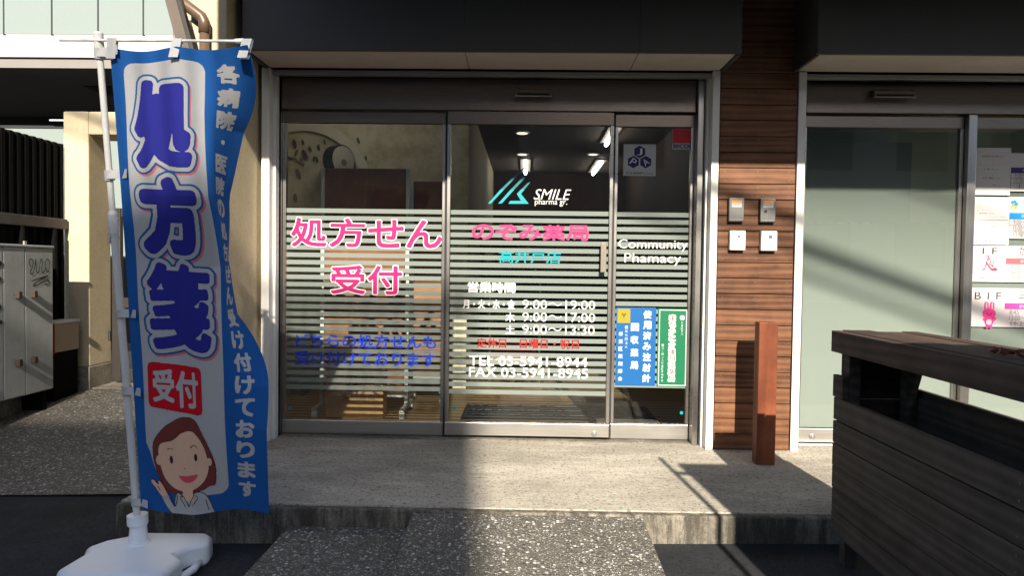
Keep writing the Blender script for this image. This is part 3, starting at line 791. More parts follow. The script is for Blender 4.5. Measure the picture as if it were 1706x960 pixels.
p_ = atY(1634, 503, a[5]); fn_ = lambda off: (lambda u, v: (p_.x + u, a[5] - off, p_.z - v))
g.mesh(g.grow(body_, .002), fn_(.0), 'rabbit_drawing', flat('dark_rose_print', srgb(170, 40, 100)), a[0])
g.mesh(body_ & ~g.ell(.036, .026, .005, .024) & ~g.ell(.072, .026, .005, .024), fn_(.0005), 'rabbit_drawing', rose, a[0])
g.mesh(g.ell(.055, .128, .018, .018) | g.ell(.036, .026, .004, .023) | g.ell(.072, .026, .004, .023), fn_(.0010), 'rabbit_drawing', paper, a[0])
g.mesh(g.ell(.042, .075, .004, .004) | g.ell(.068, .075, .004, .004) | g.stroke([(.049, .088), (.055, .083), (.061, .088)], .0014), fn_(.0010), 'rabbit_drawing', purple, a[0])
ta = atY(1674, 505, a[5]); table(a[0], ta.x, ta.z, .26, .150, a[5], '診療時間', ['8:45〜12:00', '13:00〜17:00', '休診日'], rose, pinkl)

# ---- boxes on the planks
def key_box(label, px0, py0, px1, py1, knob):
    a = atY(px0, py0, 4.215); b = atY(px1, py1, 4.215)
    t = thing('key_box', label, 'key box', ((a.x + b.x) / 2, YF, b.z), 'steel key boxes on the planks')
    obj('box', MB().box(a.x, b.x, 4.217, YF - .001, b.z, a.z), M['keybox'], t, .004)
    w_ = b.x - a.x; h_ = a.z - b.z
    obj('sticker', MB().box(a.x + w_ * .18, b.x - w_ * .18, 4.2160, 4.2168, b.z + h_ * .60, b.z + h_ * .78), paper, t)
    obj('sticker', MB().box(a.x + w_ * .18, b.x - w_ * .18, 4.2160, 4.2168, b.z + h_ * .79, b.z + h_ * .88), flat('orange_print', srgb(235, 140, 30)), t)
    lettering('lettering', '取扱注意', a.x + w_ * .22, b.z + h_ * .75, b.x - w_ * .3, b.z + h_ * .69, 4.2156, mgrey, t, 0, world=True)
    if knob: obj('lock', MB().disc((a.x + w_ * .34, 4.216, b.z + h_ * .46), .0075, 'Y', -.006), M['gasket'], t, .001)
    obj('seam', MB().box(a.x + w_ * .12, b.x - w_ * .15, 4.2160, 4.2168, b.z + h_ * .08, b.z + h_ * .095), M['alu'], t)
key_box('steel key box on the planks nearer the pharmacy doors', 1215, 329, 1240, 369.5, False)
key_box('steel key box with a round lock nearer the clinic', 1267.5, 330, 1292.5, 370.5, True)
def chime(label, px0, py0, px1, py1):
    a = atY(px0, py0, 4.21); b = atY(px1, py1, 4.21)
    t = thing('wall_unit', label, 'wall unit', ((a.x + b.x) / 2, YF, b.z), 'white units on the planks')
    obj('housing', MB().box(a.x, b.x, 4.212, YF - .001, b.z, a.z), M['white_plastic'], t, .005)
    w_ = b.x - a.x; h_ = a.z - b.z
    obj('reader', MB().box(a.x + w_ * .46, a.x + w_ * .66, 4.2108, 4.2118, b.z + h_ * .62, b.z + h_ * .78), mgrey, t)
chime('white plastic unit under the steel box without a lock', 1217, 384, 1242, 417)
chime('white plastic unit under the steel box with a lock', 1269, 384.5, 1295, 418)

# ---- bollard
bo = thing('wooden_bollard', 'reddish brown square wooden bollard in front of the planks', 'bollard', (1.382, 3.97, 0))
b_me = obj('post', MB().box(1.328, 1.434, 3.925, 4.005, 0, .815), M['post_wood'], bo, .005)

# ================================================================== PLANTER
pt = thing('planter_box', 'dark weathered wooden plank planter box at the right', 'planter', (1.47, 2.2, road_z(1.4)))
PXa, PXb, PY0, PY1 = 1.310, 1.640, .75, 2.93
bm_ = MB().box(0, .022, 0, PY1 - PY0, 0, .0915).slot(1)
for sy in (.06, .40, 1.08, PY1 - PY0 - .045):
    for sz in (.022, .068): bm_.disc((-.0002, sy, sz), .0038, 'X', -.001, 8)
brd = bm_.mesh('board', [M['planter_wood'], M['screw']])
for i in range(6):
    z = .575 - (i + 1) * .0958 + .002
    for X in (PXa, PXb - .022):
        o = link('board', brd, pt, (X + random.uniform(-.0015, .0015), PY0 + random.uniform(-.004, .004), z)); 
        if X != PXa: o.location.z += .05
        o.rotation_euler.x = random.uniform(-.0015, .0015)
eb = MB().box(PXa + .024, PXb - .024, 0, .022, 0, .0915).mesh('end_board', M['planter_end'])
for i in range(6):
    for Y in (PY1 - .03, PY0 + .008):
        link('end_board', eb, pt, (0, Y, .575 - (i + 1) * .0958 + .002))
for X in (PXa + .024, PXb - .072):
    for Y in (PY0 + .03, 1.80, PY1 - .0815):
        zt = .768; 
        obj('post', MB().box(X, X + .048, Y, Y + .05, road_z(X) + .001, zt), M['planter_wood'], pt, .003)
obj('trim_block', MB().box(PXa - .004, PXa + .022, PY1 - .0845, PY1 + .004, .580, .672), M['planter_wood'], pt, .003)
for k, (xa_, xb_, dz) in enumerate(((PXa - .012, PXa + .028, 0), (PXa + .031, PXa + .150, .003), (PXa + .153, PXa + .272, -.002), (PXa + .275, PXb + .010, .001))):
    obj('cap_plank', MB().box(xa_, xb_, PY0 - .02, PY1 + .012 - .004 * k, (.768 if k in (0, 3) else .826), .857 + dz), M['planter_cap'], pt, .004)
for i in range(2):
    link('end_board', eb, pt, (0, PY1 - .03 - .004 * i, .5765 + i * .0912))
for (Y, s_) in ((PY1 - .085, -1), (1.80, 1)):
    obj('brace', MB().prism([(Y, .766), (Y + s_ * .10, .766), (Y + s_ * .03, .60), (Y, .60)], 'X', PXb - .075, PXb - .05), M['planter_wood'], pt, .002)
obj('soil', MB().box(PXa + .03, PXb - .03, PY0 + .04, PY1 - .04, .40, .46), concrete('dark_soil', (.012, .009, .007), (.03, .022, .016), 80, .5, 1, .8), pt)
leafm = paint('dry_leaf', (.16, .06, .025), .8, .4, 30, 0, .1)
for i in range(9):
    y = 1.98 + random.uniform(-.13, .13); x = PXa + .15 + random.uniform(-.06, .08); r = random.uniform(.016, .030); an = random.uniform(0, 6.3)
    t = thing('dry_leaf', 'curled brown dry leaf lying on the planter top', 'leaf', (x, y, .862), 'dry leaves on the planter')
    m = MB(); L = 6
    pts = []
    for j in range(L + 1):
        s_ = j / L; wdt = r * .55 * math.sin(math.pi * min(.98, s_ + .03)); u = (s_ - .5) * 2 * r
        for q in (-1, 0, 1):
            lx_, ly_ = u, q * wdt; zz = .862 + .008 * abs(q) + .012 * (s_ - .5) ** 2 * 4 + random.uniform(0, .004)
            pts.append((x + lx_ * math.cos(an) - ly_ * math.sin(an), y + lx_ * math.sin(an) + ly_ * math.cos(an), zz))
    m.poly(pts, [(j * 3 + q, j * 3 + q + 1, (j + 1) * 3 + q + 1, (j + 1) * 3 + q) for j in range(L) for q in (0, 1)])
    obj('blade', m, leafm, t)

# ================================================================== BANNER FLAG
FX, FY = -1.606, 2.83
bn = thing('banner_flag', 'tall blue and white banner flag on a leaning white pole with water base', 'banner', (FX, FY, road_z(FX)))
ptop = Vector((-1.503, 2.405, 1.903)); pbot = Vector((FX, FY, -.02))       # leans a little towards the street
def pole_at(z): return pbot + (ptop - pbot) * ((z - pbot.z) / (ptop.z - pbot.z))
obj('pole', MB().tube([pole_at(1.24), pole_at(1.895)], .0110, 16).tube([pole_at(-.10), pole_at(1.26)], .0140, 16), M['pole_plastic'], bn)
obj('pole_joint', MB().tube([pole_at(1.20), pole_at(1.215), pole_at(1.285), pole_at(1.295)], [.016, .019, .017, .013], 16), M['pole_plastic'], bn)
obj('pole_cap', MB().tube([pole_at(1.850), pole_at(1.855), pole_at(1.905), pole_at(1.910)], [.012, .0165, .0165, .010], 16), M['pole_plastic'], bn)
ba, bb = Vector((-1.648, 2.418, 1.884)), Vector((-.955, 2.318, 1.852))
def bar_at(x): return ba + (bb - ba) * ((x - ba.x) / (bb.x - ba.x))
obj('crossbar', MB().tube([ba, bb], .0048, 10), M['pole_plastic'], bn)
obj('crossbar_end', MB().tube([bar_at(-.985), bar_at(-.958), bar_at(-.936) + Vector((0, 0, -.008))], [.0075, .0095, .005], 10), M['pole_plastic'], bn)

FW, FH = .550, 1.895            # the artwork's own units
CW, CH = .545, 1.81             # the cloth
Av = lambda t: float(np.interp(t, [0, .06, .14, .26, .40, .52, .60, .68, .78, 1], [0, .25, .62, .86, 1.0, .92, .60, .25, .06, 0]))
Lv = lambda t: float(np.interp(t, [0, .12, .28, .42, .6, 1], [-13, -15, -15, -7, -7, -3]))
NU, NV = 110, 380
FG = np.zeros((NV + 1, NU + 1, 3))
for j in range(NV + 1):
    t = j / NV; z = 1.850 + (.083 - 1.850) * t
    x = -1.455 + (-1.570 + 1.455) * t + .010 * math.sin(3.1 * t) * (1 - t); y = 2.393 + (2.788 - 2.393) * t
    for i in range(NU + 1):
        u = i / NU * FW
        s_ = min(1, max(0, (u - .355) / .07)); s_ = s_ * s_ * (3 - 2 * s_)
        ph = Lv(t) + (112 - Lv(t)) * Av(t) * s_
        ph += 9 * math.sin(u * 26 + 2.2 * math.sin(5 * t) + 7 * t) * (.35 + .65 * math.sin(math.pi * t)) + 5 * math.sin(u * 47 - 11 * t) * t
        ph += 6 * math.sin(u * 60 + 19 * t) * math.sin(math.pi * t) ** 2
        ph = rad(ph)
        droop = -.025 * u / FW
        if t < .2: droop += -.014 * (math.sin(math.pi * ((u / FW * 2) % 1)) ** 1.2) * (1 - t / .2)
        sag = (.010 * math.sin(u * 17 + 1) - .004 + .055 * max(0, u / FW - .15) * 1.0) * max(0, (t - .6) / .4) ** 2
        FG[j, i] = (x, y, z + droop + sag)
        x += math.cos(ph) * CW / NU; y += math.sin(ph) * CW / NU
# local normals, pointing to the street
dU = np.gradient(FG, axis=1); dV = np.gradient(FG, axis=0)
NR = np.cross(dV, dU); NR /= np.linalg.norm(NR, axis=2, keepdims=True) + 1e-9
if NR[NV // 8, NU // 4, 1] > 0: NR = -NR
def flag_pt(off):
    def f(u, v):
        a = min(max(u / FW, 0), 1) * NU; vn = min(max(v / FH, 0), 1); b = max(0, vn - .042 * math.sin(math.pi * vn)) * NV
        i = min(int(a), NU - 1); j = min(int(b), NV - 1); s_, t_ = a - i, b - j
        w4 = ((1 - s_) * (1 - t_), s_ * (1 - t_), (1 - s_) * t_, s_ * t_); ix = ((j, i), (j, i + 1), (j + 1, i), (j + 1, i + 1))
        p = sum(w_ * FG[k] for w_, k in zip(w4, ix)); n_ = sum(w_ * NR[k] for w_, k in zip(w4, ix))
        return p + n_ * off
    return f
cl_blue = flat('banner_blue', srgb(26, 92, 168), .85, .15); cl_white = flat('banner_white', (.56, .56, .56), .85, .15)
cl_navy = flat('banner_navy', srgb(42, 44, 145), .85); cl_ring = flat('banner_mid_blue', srgb(30, 92, 150), .85); cl_pink = flat('banner_rose', srgb(215, 120, 130), .8)
cl_red = flat('banner_red', srgb(205, 10, 35), .8); cl_hair = flat('banner_brown', srgb(120, 55, 48), .8); cl_skin = flat('banner_skin', srgb(235, 190, 160), .8)
cl_line = flat('banner_dark_line', srgb(70, 30, 35), .8); cl_mouth = flat('banner_mouth', srgb(225, 80, 100), .8)
m = MB(); m.v = [tuple(p) for p in FG.reshape(-1, 3)]
for j in range(NV):
    for i in range(NU):
        k = j * (NU + 1) + i; m.f.append((k, k + NU + 1, k + NU + 2, k + 1)); m.mi.append(0)
cloth = link('cloth', m.mesh('cloth', cl_blue, True, fix=False), bn)
G = Grid(0, 0, FW, FH, .0020)
inside = G.poly([(.003, .003), (FW - .003, .003), (FW - .003, FH - .002), (.003, FH - .002)])
# white panel with rounded corners, cut by the blue sweep at its foot
r_ = .045
panel = G.poly([(.05, .05), (.385, .05), (.385, 1.815), (.05, 1.815)])
for cu, cv, su, sv in ((.05 + r_, .05 + r_, -1, -1), (.385 - r_, .05 + r_, 1, -1), (.385 - r_, 1.815 - r_, 1, 1)):
    corner = ((G.U - cu) * su > 0) & ((G.V - cv) * sv > 0); panel &= ~corner | G.ell(cu, cv, r_, r_)
sweep = G.blob([(.0, 1.55), (.055, 1.62), (.085, 1.72), (.14, 1.79), (.20, 1.84), (.26, 1.93), (.0, 1.95), (-.06, 1.75)])
panel &= ~sweep
G.mesh(panel, flag_pt(.0007), 'white_panel', cl_white, cloth)
def heavy_glyph(ch, u0, v0, u1, v1, r): return G.grow(G.text(ch, u0 + r, v0 + r, u1 - r, v1 - r), r)
k1 = heavy_glyph('処', .086, .118, .336, .492, .0185) | heavy_glyph('方', .086, .520, .344, .838, .020) | heavy_glyph('箋', .086, .868, .348, 1.222, .0135)
ring_w = G.grow(k1, .0165); ring_b = G.grow(ring_w, .0085)
G.mesh(G.shift(ring_b, .006, .007), flag_pt(.0010), 'character_shadow', cl_pink, cloth)
G.mesh(ring_b, flag_pt(.0014), 'character_ring', cl_ring, cloth)
G.mesh(ring_w, flag_pt(.0020), 'character_outline', cl_white, cloth)
G.mesh(k1, flag_pt(.0026), 'character', cl_navy, cloth)
bx0, by0, bx1, by1 = .068, 1.272, .298, 1.466
box_ = G.grow(G.poly([(bx0 + .02, by0 + .02), (bx1 - .02, by0 + .02 + .010), (bx1 - .02, by1 - .02 + .012), (bx0 + .02, by1 - .03)]), .020)
G.mesh(box_, flag_pt(.0014), 'red_badge', cl_red, cloth)
G.mesh(heavy_glyph('受', .088, 1.297, .178, 1.434, .0055) | heavy_glyph('付', .180, 1.300, .282, 1.452, .0055), flag_pt(.0020), 'badge_lettering', cl_white, cloth)
for i, ch in enumerate('各病院・医院の処方せん受け付けております'):
    v = .093 + i * .0895; s_ = .0385
    g = Grid(.40, v - .05, .53, v + .05, .0016)
    k_ = g.ell(.462, v, .010, .010) if ch == '・' else g.grow(g.text(ch, .462 - s_ + .0046, v - s_ + .0046, .462 + s_ - .0046, v + s_ - .0046), .0046)
    g.mesh(k_, flag_pt(.0008), 'side_character', cl_white, cloth)
# drawing of a waving pharmacist in a white coat
hair = G.blob([(.205, 1.490), (.255, 1.500), (.290, 1.560), (.325, 1.640), (.338, 1.700), (.330, 1.765), (.305, 1.772), (.27, 1.79), (.20, 1.80), (.135, 1.805), (.098, 1.745), (.078, 1.67), (.082, 1.60), (.120, 1.545), (.150, 1.52)])
face = G.blob([(.100, 1.66), (.108, 1.605), (.160, 1.585), (.200, 1.552), (.245, 1.545), (.285, 1.59), (.305, 1.65), (.308, 1.70), (.285, 1.750), (.24, 1.785), (.19, 1.795), (.145, 1.778), (.115, 1.735)])
ears = G.ell(.099, 1.672, .012, .020) | G.ell(.315, 1.668, .010, .018)
neck = G.poly([(.190, 1.78), (.232, 1.78), (.236, 1.835), (.186, 1.835)])
coat = G.blob([(.165, 1.805), (.205, 1.835), (.245, 1.800), (.285, 1.812), (.310, 1.87), (.312, 1.93), (.16, 1.93), (.150, 1.86)]) | G.blob([(.165, 1.81), (.150, 1.865), (.128, 1.82), (.100, 1.822), (.120, 1.872), (.158, 1.91), (.19, 1.88)])
hand = G.blob([(.100, 1.822), (.078, 1.79), (.060, 1.768), (.068, 1.756), (.090, 1.775), (.092, 1.758), (.104, 1.770), (.118, 1.800), (.122, 1.818)])
allp = (hair | face | ears | neck | coat | hand) & inside
G.mesh(G.grow(allp, .0030) & inside, flag_pt(.0020), 'drawing_line', cl_line, cloth)
G.mesh(hair & inside, flag_pt(.0026), 'drawing_hair', cl_hair, cloth)
G.mesh(coat & inside, flag_pt(.0026), 'drawing_coat', cl_white, cloth)
G.mesh((G.grow(face | ears, .0022)) & inside, flag_pt(.0031), 'drawing_line', cl_line, cloth)
G.mesh((face | ears | hand | neck) & inside, flag_pt(.0036), 'drawing_skin', cl_skin, cloth)
mouth = G.blob([(.178, 1.730), (.215, 1.728), (.258, 1.722), (.240, 1.748), (.212, 1.758), (.190, 1.748)])
def mark(nm, k): G.mesh(k & inside, flag_pt(.0041), nm, cl_line, cloth)
mark('drawing_eye', G.ell(.150, 1.665, .0065, .0165)); mark('drawing_eye', G.ell(.254, 1.650, .0065, .0165)); mark('drawing_nose', G.ell(.204, 1.697, .004, .003))
mark('drawing_brow', G.stroke([(.136, 1.625), (.148, 1.618), (.160, 1.622)], .0018)); mark('drawing_brow', G.stroke([(.232, 1.612), (.248, 1.600), (.264, 1.610)], .0018))
mark('drawing_lip', G.grow(mouth, .0022) & ~mouth)
coat_k = G.ell(.256, 1.862, .012, .013) & ~G.ell(.256, 1.862, .0095, .0105)
for st_ in ([(.190, 1.815), (.205, 1.845), (.212, 1.860)], [(.238, 1.808), (.222, 1.835), (.212, 1.860)], [(.190, 1.815), (.176, 1.822), (.196, 1.86)], [(.242, 1.81), (.252, 1.822), (.226, 1.856)]):
    coat_k |= G.stroke(st_, .0018)
mark('drawing_collar', coat_k)
for st_ in ([(.172, 1.84), (.172, 1.89)], [(.285, 1.83), (.296, 1.88)], [(.128, 1.822), (.150, 1.862), (.165, 1.812)], [(.085, 1.78), (.096, 1.80)]): mark('drawing_fold', G.stroke(st_, .0018))
G.mesh(mouth, flag_pt(.0041), 'drawing_mouth', cl_mouth, cloth)
# ties along the pole and the crossbar
def tie_bar(u):
    p = Vector(flag_pt(.003)(u, .012)); q = bar_at(p.x + .003); m = MB(); w_ = .016
    for s_ in (-1, 1):
        m.poly([(p.x - w_, p.y - .009 * s_, p.z - .028), (p.x + w_, p.y - .009 * s_, p.z - .028), (q.x + w_, q.y - .007 * s_, q.z + .006), (q.x - w_, q.y - .007 * s_, q.z + .006)], [(0, 1, 2, 3)])
    m.poly([(q.x - w_, q.y - .007, q.z + .006), (q.x + w_, q.y - .007, q.z + .006), (q.x + w_, q.y + .007, q.z + .006), (q.x - w_, q.y + .007, q.z + .006)], [(0, 1, 2, 3)])
    obj('tie', m, cl_white, bn)
for u in (.012, .268, .530): tie_bar(u)
for v in (.012, .515, 1.085, 1.40, 1.865):
    p = Vector(flag_pt(.003)(.006, v)); z = p.z; q = pole_at(z); w_ = .016
    m = MB()
    m.poly([(p.x + .036, p.y - .020, z + w_), (p.x + .036, p.y - .020, z - w_), (p.x - .004, q.y - .017, z - w_), (p.x - .004, q.y - .017, z + w_)], [(0, 1, 2, 3)])
    m.tube([pole_at(z - w_ - .002), pole_at(z + w_ + .002)], .0175, 14, False)
    m.poly([(p.x - .004, q.y - .017, z + w_), (p.x - .004, q.y - .017, z - w_), (q.x, q.y - .017, z - w_), (q.x, q.y - .017, z + w_)], [(0, 1, 2, 3)])
    obj('tie', m, cl_white, bn)
# water tank base
rz = road_z(FX)
out = [(-1.665, 2.955), (-1.375, 2.965), (-1.335, 2.925), (-1.318, 2.850), (-1.388, 2.800), (-1.404, 2.745), (-1.345, 2.690), (-1.352, 2.570), (-1.400, 2.525), (-1.720, 2.515), (-1.775, 2.560), (-1.765, 2.72), (-1.800, 2.78), (-1.760, 2.86), (-1.705, 2.90)]
tm = MB(); tm.prism(out, 'Z', rz + .002, rz + .108)
tank = obj('water_tank', tm, M['white_poly'], bn, .026, True, 4); tank.modifiers[0].harden_normals = True
obj('grip_bar', MB().tube([(-1.352, 2.835, rz + .028), (-1.340, 2.76, rz + .030), (-1.358, 2.68, rz + .028)], .016, 10), M['white_poly'], tank, smooth=True)
cz = rz + .100
obj('collar', MB().tube([(FX, FY, cz), (FX, FY, cz + .012), (FX, FY, cz + .016), (FX, FY, cz + .085), (FX, FY, cz + .09)], [.052, .046, .037, .032, .032], 24), M['white_poly'], tank, smooth=False)
obj('collar_nut', MB().tube([(FX - .002, FY, cz + .082), (FX - .002, FY, cz + .088), (FX - .004, FY, cz + .128), (FX - .004, FY, cz + .128), (FX - .004, FY, cz + .105)], [.036, .040, .040, .029, .024], 24, False), M['white_poly'], tank)

# ================================================================== LEFT SIDE
# gate portal in beige stucco
gp = thing('gate_wall', 'beige stucco gate portal at the left with an opening', 'wall', (-3.5, 5.9, 0))
mb = MB(); mb.box(-3.995, -3.776, 5.90, 6.22, .20, 2.406)
obj('pier', mb, M['stucco'], gp, .010)
obj('lintel', MB().box(-3.775, -2.36, 5.90, 6.22, 2.208, 2.405), M['stucco'], gp, .010)
obj('pier', MB().box(-2.55, -2.36, 5.901, 6.22, -.02, 2.207), M['stucco'], gp, .010)
obj('plinth', MB().box(-3.998, -3.773, 5.895, 6.225, -.06, .199), M['plinth'], gp, .006)
obj('step', MB().box(-3.77, -2.56, 5.93, 6.30, -.05, .012), M['plinth'], gp, .004)
gt = thing('metal_gate', 'dark brown metal gate standing in the beige portal', 'gate', (-3.2, 6.18, .02))
for a, b, c, d in ((-3.735, -3.655, .03, 1.60), (-2.66, -2.58, .03, 1.60)): obj('gate_stile', MB().box(a, b, 6.16, 6.21, c, d), M['gate_metal'], gt, .004)
for c, d in ((1.52, 1.60), (.70, .79), (.03, .14)): obj('gate_rail', MB().box(-3.654, -2.661, 6.165, 6.205, c, d), M['gate_metal'], gt, .004)
for i in range(5): obj('gate_bar', MB().box(-3.50 + i * .2, -3.47 + i * .2, 6.172, 6.198, .141, 1.519), M['gate_metal'], gt, .002)
obj('hinge', MB().tube([(-3.752, 6.155, .40), (-3.752, 6.155, .49)], .012, 10).tube([(-3.752, 6.155, 1.28), (-3.752, 6.155, 1.37)], .012, 10), M['gate_metal'], gt)
wl = thing('garden_wall', 'rough beige wall seen through the gate', 'wall', (-3, 8.2, 0))
obj('wall', MB().box(-3.9, -2.36, 8.2, 8.4, -.1, 2.2), M['stucco'], wl)

# black corrugated fence along the left boundary
fe = thing('corrugated_fence', 'black corrugated metal fence behind the grey cabinet', 'fence', (-4.0, 4.2, 0))
prof = []
k = 0; y = 2.2
while y < 5.885:
    prof += [(y, -4.00), (y + .030, -4.00), (y + .042, -3.982), (y + .072, -3.982)]; y += .084
m = MB()
for (a, b), (c, d) in zip(prof[:-1], prof[1:]):
    m.poly([(b, a, .10), (d, c, .10), (d, c, 2.12), (b, a, 2.12)], [(0, 1, 2, 3)])
so_ = obj('sheeting', m, M['black_metal'], fe); sd = so_.modifiers.new('solid', 'SOLIDIFY'); sd.thickness = .002
obj('fence_rail', MB().box(-3.978, -3.945, 2.2, 5.88, 1.39, 1.475), paint('worn_rail', (.045, .042, .040), .6, .3, 8), fe, .004)
for yy in (2.4, 3.6, 4.8, 5.35, 5.72): obj('fence_post', MB().tube([(-3.955, yy, 0), (-3.955, yy, 1.389)], .022, 12), M['black_metal'], fe)
obj('base_block', MB().box(-4.06, -3.93, 2.2, 5.885, -.25, .12), M['plinth'], fe, .01)

# grey utility cabinet
ca = thing('utility_cabinet', 'grey metal utility cabinet with graffiti at the far left', 'cabinet', (-3.85, 4.6, .0))
cy0, cy1, cx0, cx1, cz0, cz1 = 3.86, 5.38, -3.93, -3.73, .10, 1.232
obj('body', MB().box(cx0, cx1 - .012, cy0, cy1, cz0, cz1 - .02), M['cab'], ca, .004)
obj('lid', MB().box(cx0 - .01, cx1 + .006, cy0 - .01, cy1 + .008, cz1 - .019, cz1), M['cab'], ca, .004)
seams = [3.86, 4.36, 4.86, 5.075, 5.38]
for a, b in zip(seams[:-1], seams[1:]):
    dr = obj('door', MB().box(cx1 - .011, cx1, a + .003, b - .003, cz0 + .006, cz1 - .022), M['cab'], ca, .004)
rust = paint('rusty_knob', (.035, .022, .016), .7, .4, 50)
for yy in (4.985, 5.145, 4.45):
    for zz in (.86, .36): obj('knob', MB().box(cx1, cx1 + .035, yy - .017, yy + .017, zz - .025, zz + .025), rust, ca, .003)
obj('foot', MB().box(cx0 + .01, cx1 - .02, cy1 - .09, cy1 - .05, -.06, cz0), M['black_metal'], ca)
obj('foot', MB().box(cx0 + .01, cx1 - .02, cy0 + .09, cy0 + .13, -.15, cz0), M['black_metal'], ca)
obj('bolt', MB().disc((cx1 - .06, 5.155, cz1), .014, 'Z', .030, 12), M['alu'], ca)
g = Grid(0, 0, .34, .34, .002)
k_ = g.stroke([(.035, .075), (.02, .05), (.045, .03), (.065, .05), (.05, .09), (.03, .11), (.06, .12), (.09, .06), (.10, .03), (.10, .08), (.115, .115), (.14, .10), (.145, .06), (.16, .03), (.175, .05), (.165, .10), (.185, .115), (.21, .09), (.215, .045), (.24, .03), (.262, .05), (.255, .095), (.23, .11), (.215, .085)], .0036)
k_ |= g.stroke([(.05, .165), (.16, .145), (.245, .135), (.12, .165), (.07, .195), (.20, .170), (.255, .165)], .0034) | g.stroke([(.235, .155), (.262, .188), (.205, .186)], .0034)
g.mesh(k_, (lambda u, v: (cx1 + .0022, 5.098 + u * .92, 1.165 - v * 1.25)), 'graffiti', black, ca)
g2 = Grid(0, 0, .3, .6, .003); k_ = g2.stroke([(.10, .02), (.26, .05), (.12, .11), (.25, .16), (.10, .22)], .014) | g2.stroke([(.12, .30), (.25, .36), (.14, .42), (.26, .47)], .014)
g2.mesh(k_, (lambda u, v: (cx1 + .0022, 4.575 + u, 1.14 - v)), 'graffiti', black, ca)
bx = thing('red_box', 'small red and cream box on the ground behind the cabinet', 'box', (-3.87, 5.62, 0))
obj('body', MB().box(-3.93, -3.80, 5.50, 5.80, .37, .60), flat('cream_box', (.40, .33, .24)), bx, .004); obj('side', MB().box(-3.931, -3.80, 5.492, 5.499, .36, .61), dred, bx)
obj('stand', MB().box(-3.93, -3.81, 5.50, 5.80, -.02, .369), M['black_metal'], bx, .004)
obj('lid', MB().box(-3.935, -3.795, 5.49, 5.81, .602, .622), M['white_metal'], bx, .003)

# neighbouring building with a glass balcony
nb = thing('neighbour_building', 'modern building with pale glass balcony behind the fence at upper left', 'building', (-7, 10, 0))
pale = flat('pale_panel_glass', (.22, .26, .25), .12)
dk = paint('dark_cladding', (.020, .022, .025), .5, .2, 3); wb = paint('white_band', (.40, .38, .36), .6, .05, 4)
obj('balcony_slab', MB().box(-12, -3.2, 9.0, 11.4, 3.80, 4.075), wb, nb, .006)
obj('drip_edge', MB().box(-12, -3.2, 8.985, 8.999, 3.79, 3.822), wb, nb)
obj('soffit', MB().box(-12, -3.2, 9.02, 12.4, 3.66, 3.798), paint('grey_soffit', (.20, .185, .17), .8, .06, 3), nb)
obj('soffit_light', MB().box(-6.4, -5.6, 9.9, 10.4, 3.645, 3.659), dk, nb)
for i, (a, b) in enumerate(((-8.2, -7.54), (-7.52, -6.90), (-6.88, -6.262), (-6.24, -5.648), (-5.626, -5.05), (-5.028, -4.40), (-4.38, -3.75))):
    p = obj('balcony_panel', MB().box(a, b, 9.02, 9.035, 4.10, 5.3), pale, nb)
    obj('panel_joint', MB().box(b + .002, b + .020, 9.015, 9.045, 4.078, 5.3), dk, p)
obj('rear_wall', MB().box(-12, -3.2, 12.0, 12.3, -.3, 3.65), dk, nb)
obj('vent', MB().disc((-6.9, 12.0, 3.1), .16, 'Y', -.05, 20), paint('vent_cap', (.03, .03, .032), .5), nb, .01)
win = obj('window', MB().box(-7.6, -5.4, 11.93, 11.99, 1.9, 2.65), M['gasket'], nb)
for a, b in ((-7.5, -6.98), (-6.94, -6.5), (-6.44, -5.98), (-5.92, -5.5)): obj('pane', MB().box(a, b, 11.915, 11.929, 1.95, 2.6), flat('curtained_glass%d' % int(-a * 10), (.16, .16, .13), .15), win)
obj('window', MB().box(-9.4, -8.1, 11.93, 11.99, 2.2, 3.0), flat('shutter_grey', (.12, .13, .14)), nb)
for a, b in ((-8.6, -7.30), (-7.28, -5.94), (-5.92, -4.6)):
    obj('terrace_panel', MB().box(a, b, 9.0, 9.02, 1.2, 2.86), pale, nb)
obj('terrace_rail', MB().box(-8.6, -4.6, 8.99, 9.03, 2.865, 2.90), dk, nb)
obj('handrail', MB().tube([(-6.2, 8.9, 2.95), (-4.6, 8.9, 2.95)], .012, 8), M['white_metal'], nb)
obj('upper_wall', MB().box(-12, -3.2, 11.4, 12.0, 3.8, 9), wb, nb)

# ================================================================== PHARMACY INTERIOR
def istruct(name, mb, mat): o = obj(name, mb, mat); o['kind'] = 'structure'; return o
n = N('shadow_banded_floor'); v = n.coord()
wv = n.add('TexWave', bands_direction='Y'); wv.inputs['Scale'].default_value = 2.9; wv.inputs['Distortion'].default_value = .3; n.ln(v, wv.inputs['Vector'])  # bands in the wood colour paint the shadow of the door's film strips
c = n.mix(n.noise(n.coord((1.5, 12, 1)), 4, 6), (.30, .19, .09), (.52, .37, .20)); c = n.mix(n.ramp(wv.outputs['Fac'], [(.05, (1, 1, 1)), (.28, (0, 0, 0))]), c, (.10, .06, .03)); n.col(c); n.pr(Roughness=.4)
istruct('interior_floor', MB().box(-2.26, 1.66, 4.555, 11.2, -.05, -.006), n.m)
istruct('interior_ceiling', MB().box(-2.26, 1.66, 4.52, 11.2, 2.62, 2.70), paint('ceiling_dark', (.095, .068, .050), .8, .05, 3))
n = N('floral_wallpaper'); v = n.coord()
f1 = n.noise(v, 5, 7, .7); c = n.ramp(f1, [(.40, (.26, .235, .14)), (.56, (.56, .51, .36))]); c = n.mix(n.ramp(n.add('SeparateXYZ').outputs[0], [(0, (0, 0, 0)), (1, (1, 1, 1))]) if False else .5, c, (.52, .47, .32)); n.col(c); n.pr(Roughness=.9)
istruct('interior_wall', MB().box(-2.26, -.525, 6.20, 6.32, -.01, 2.62), n.m)
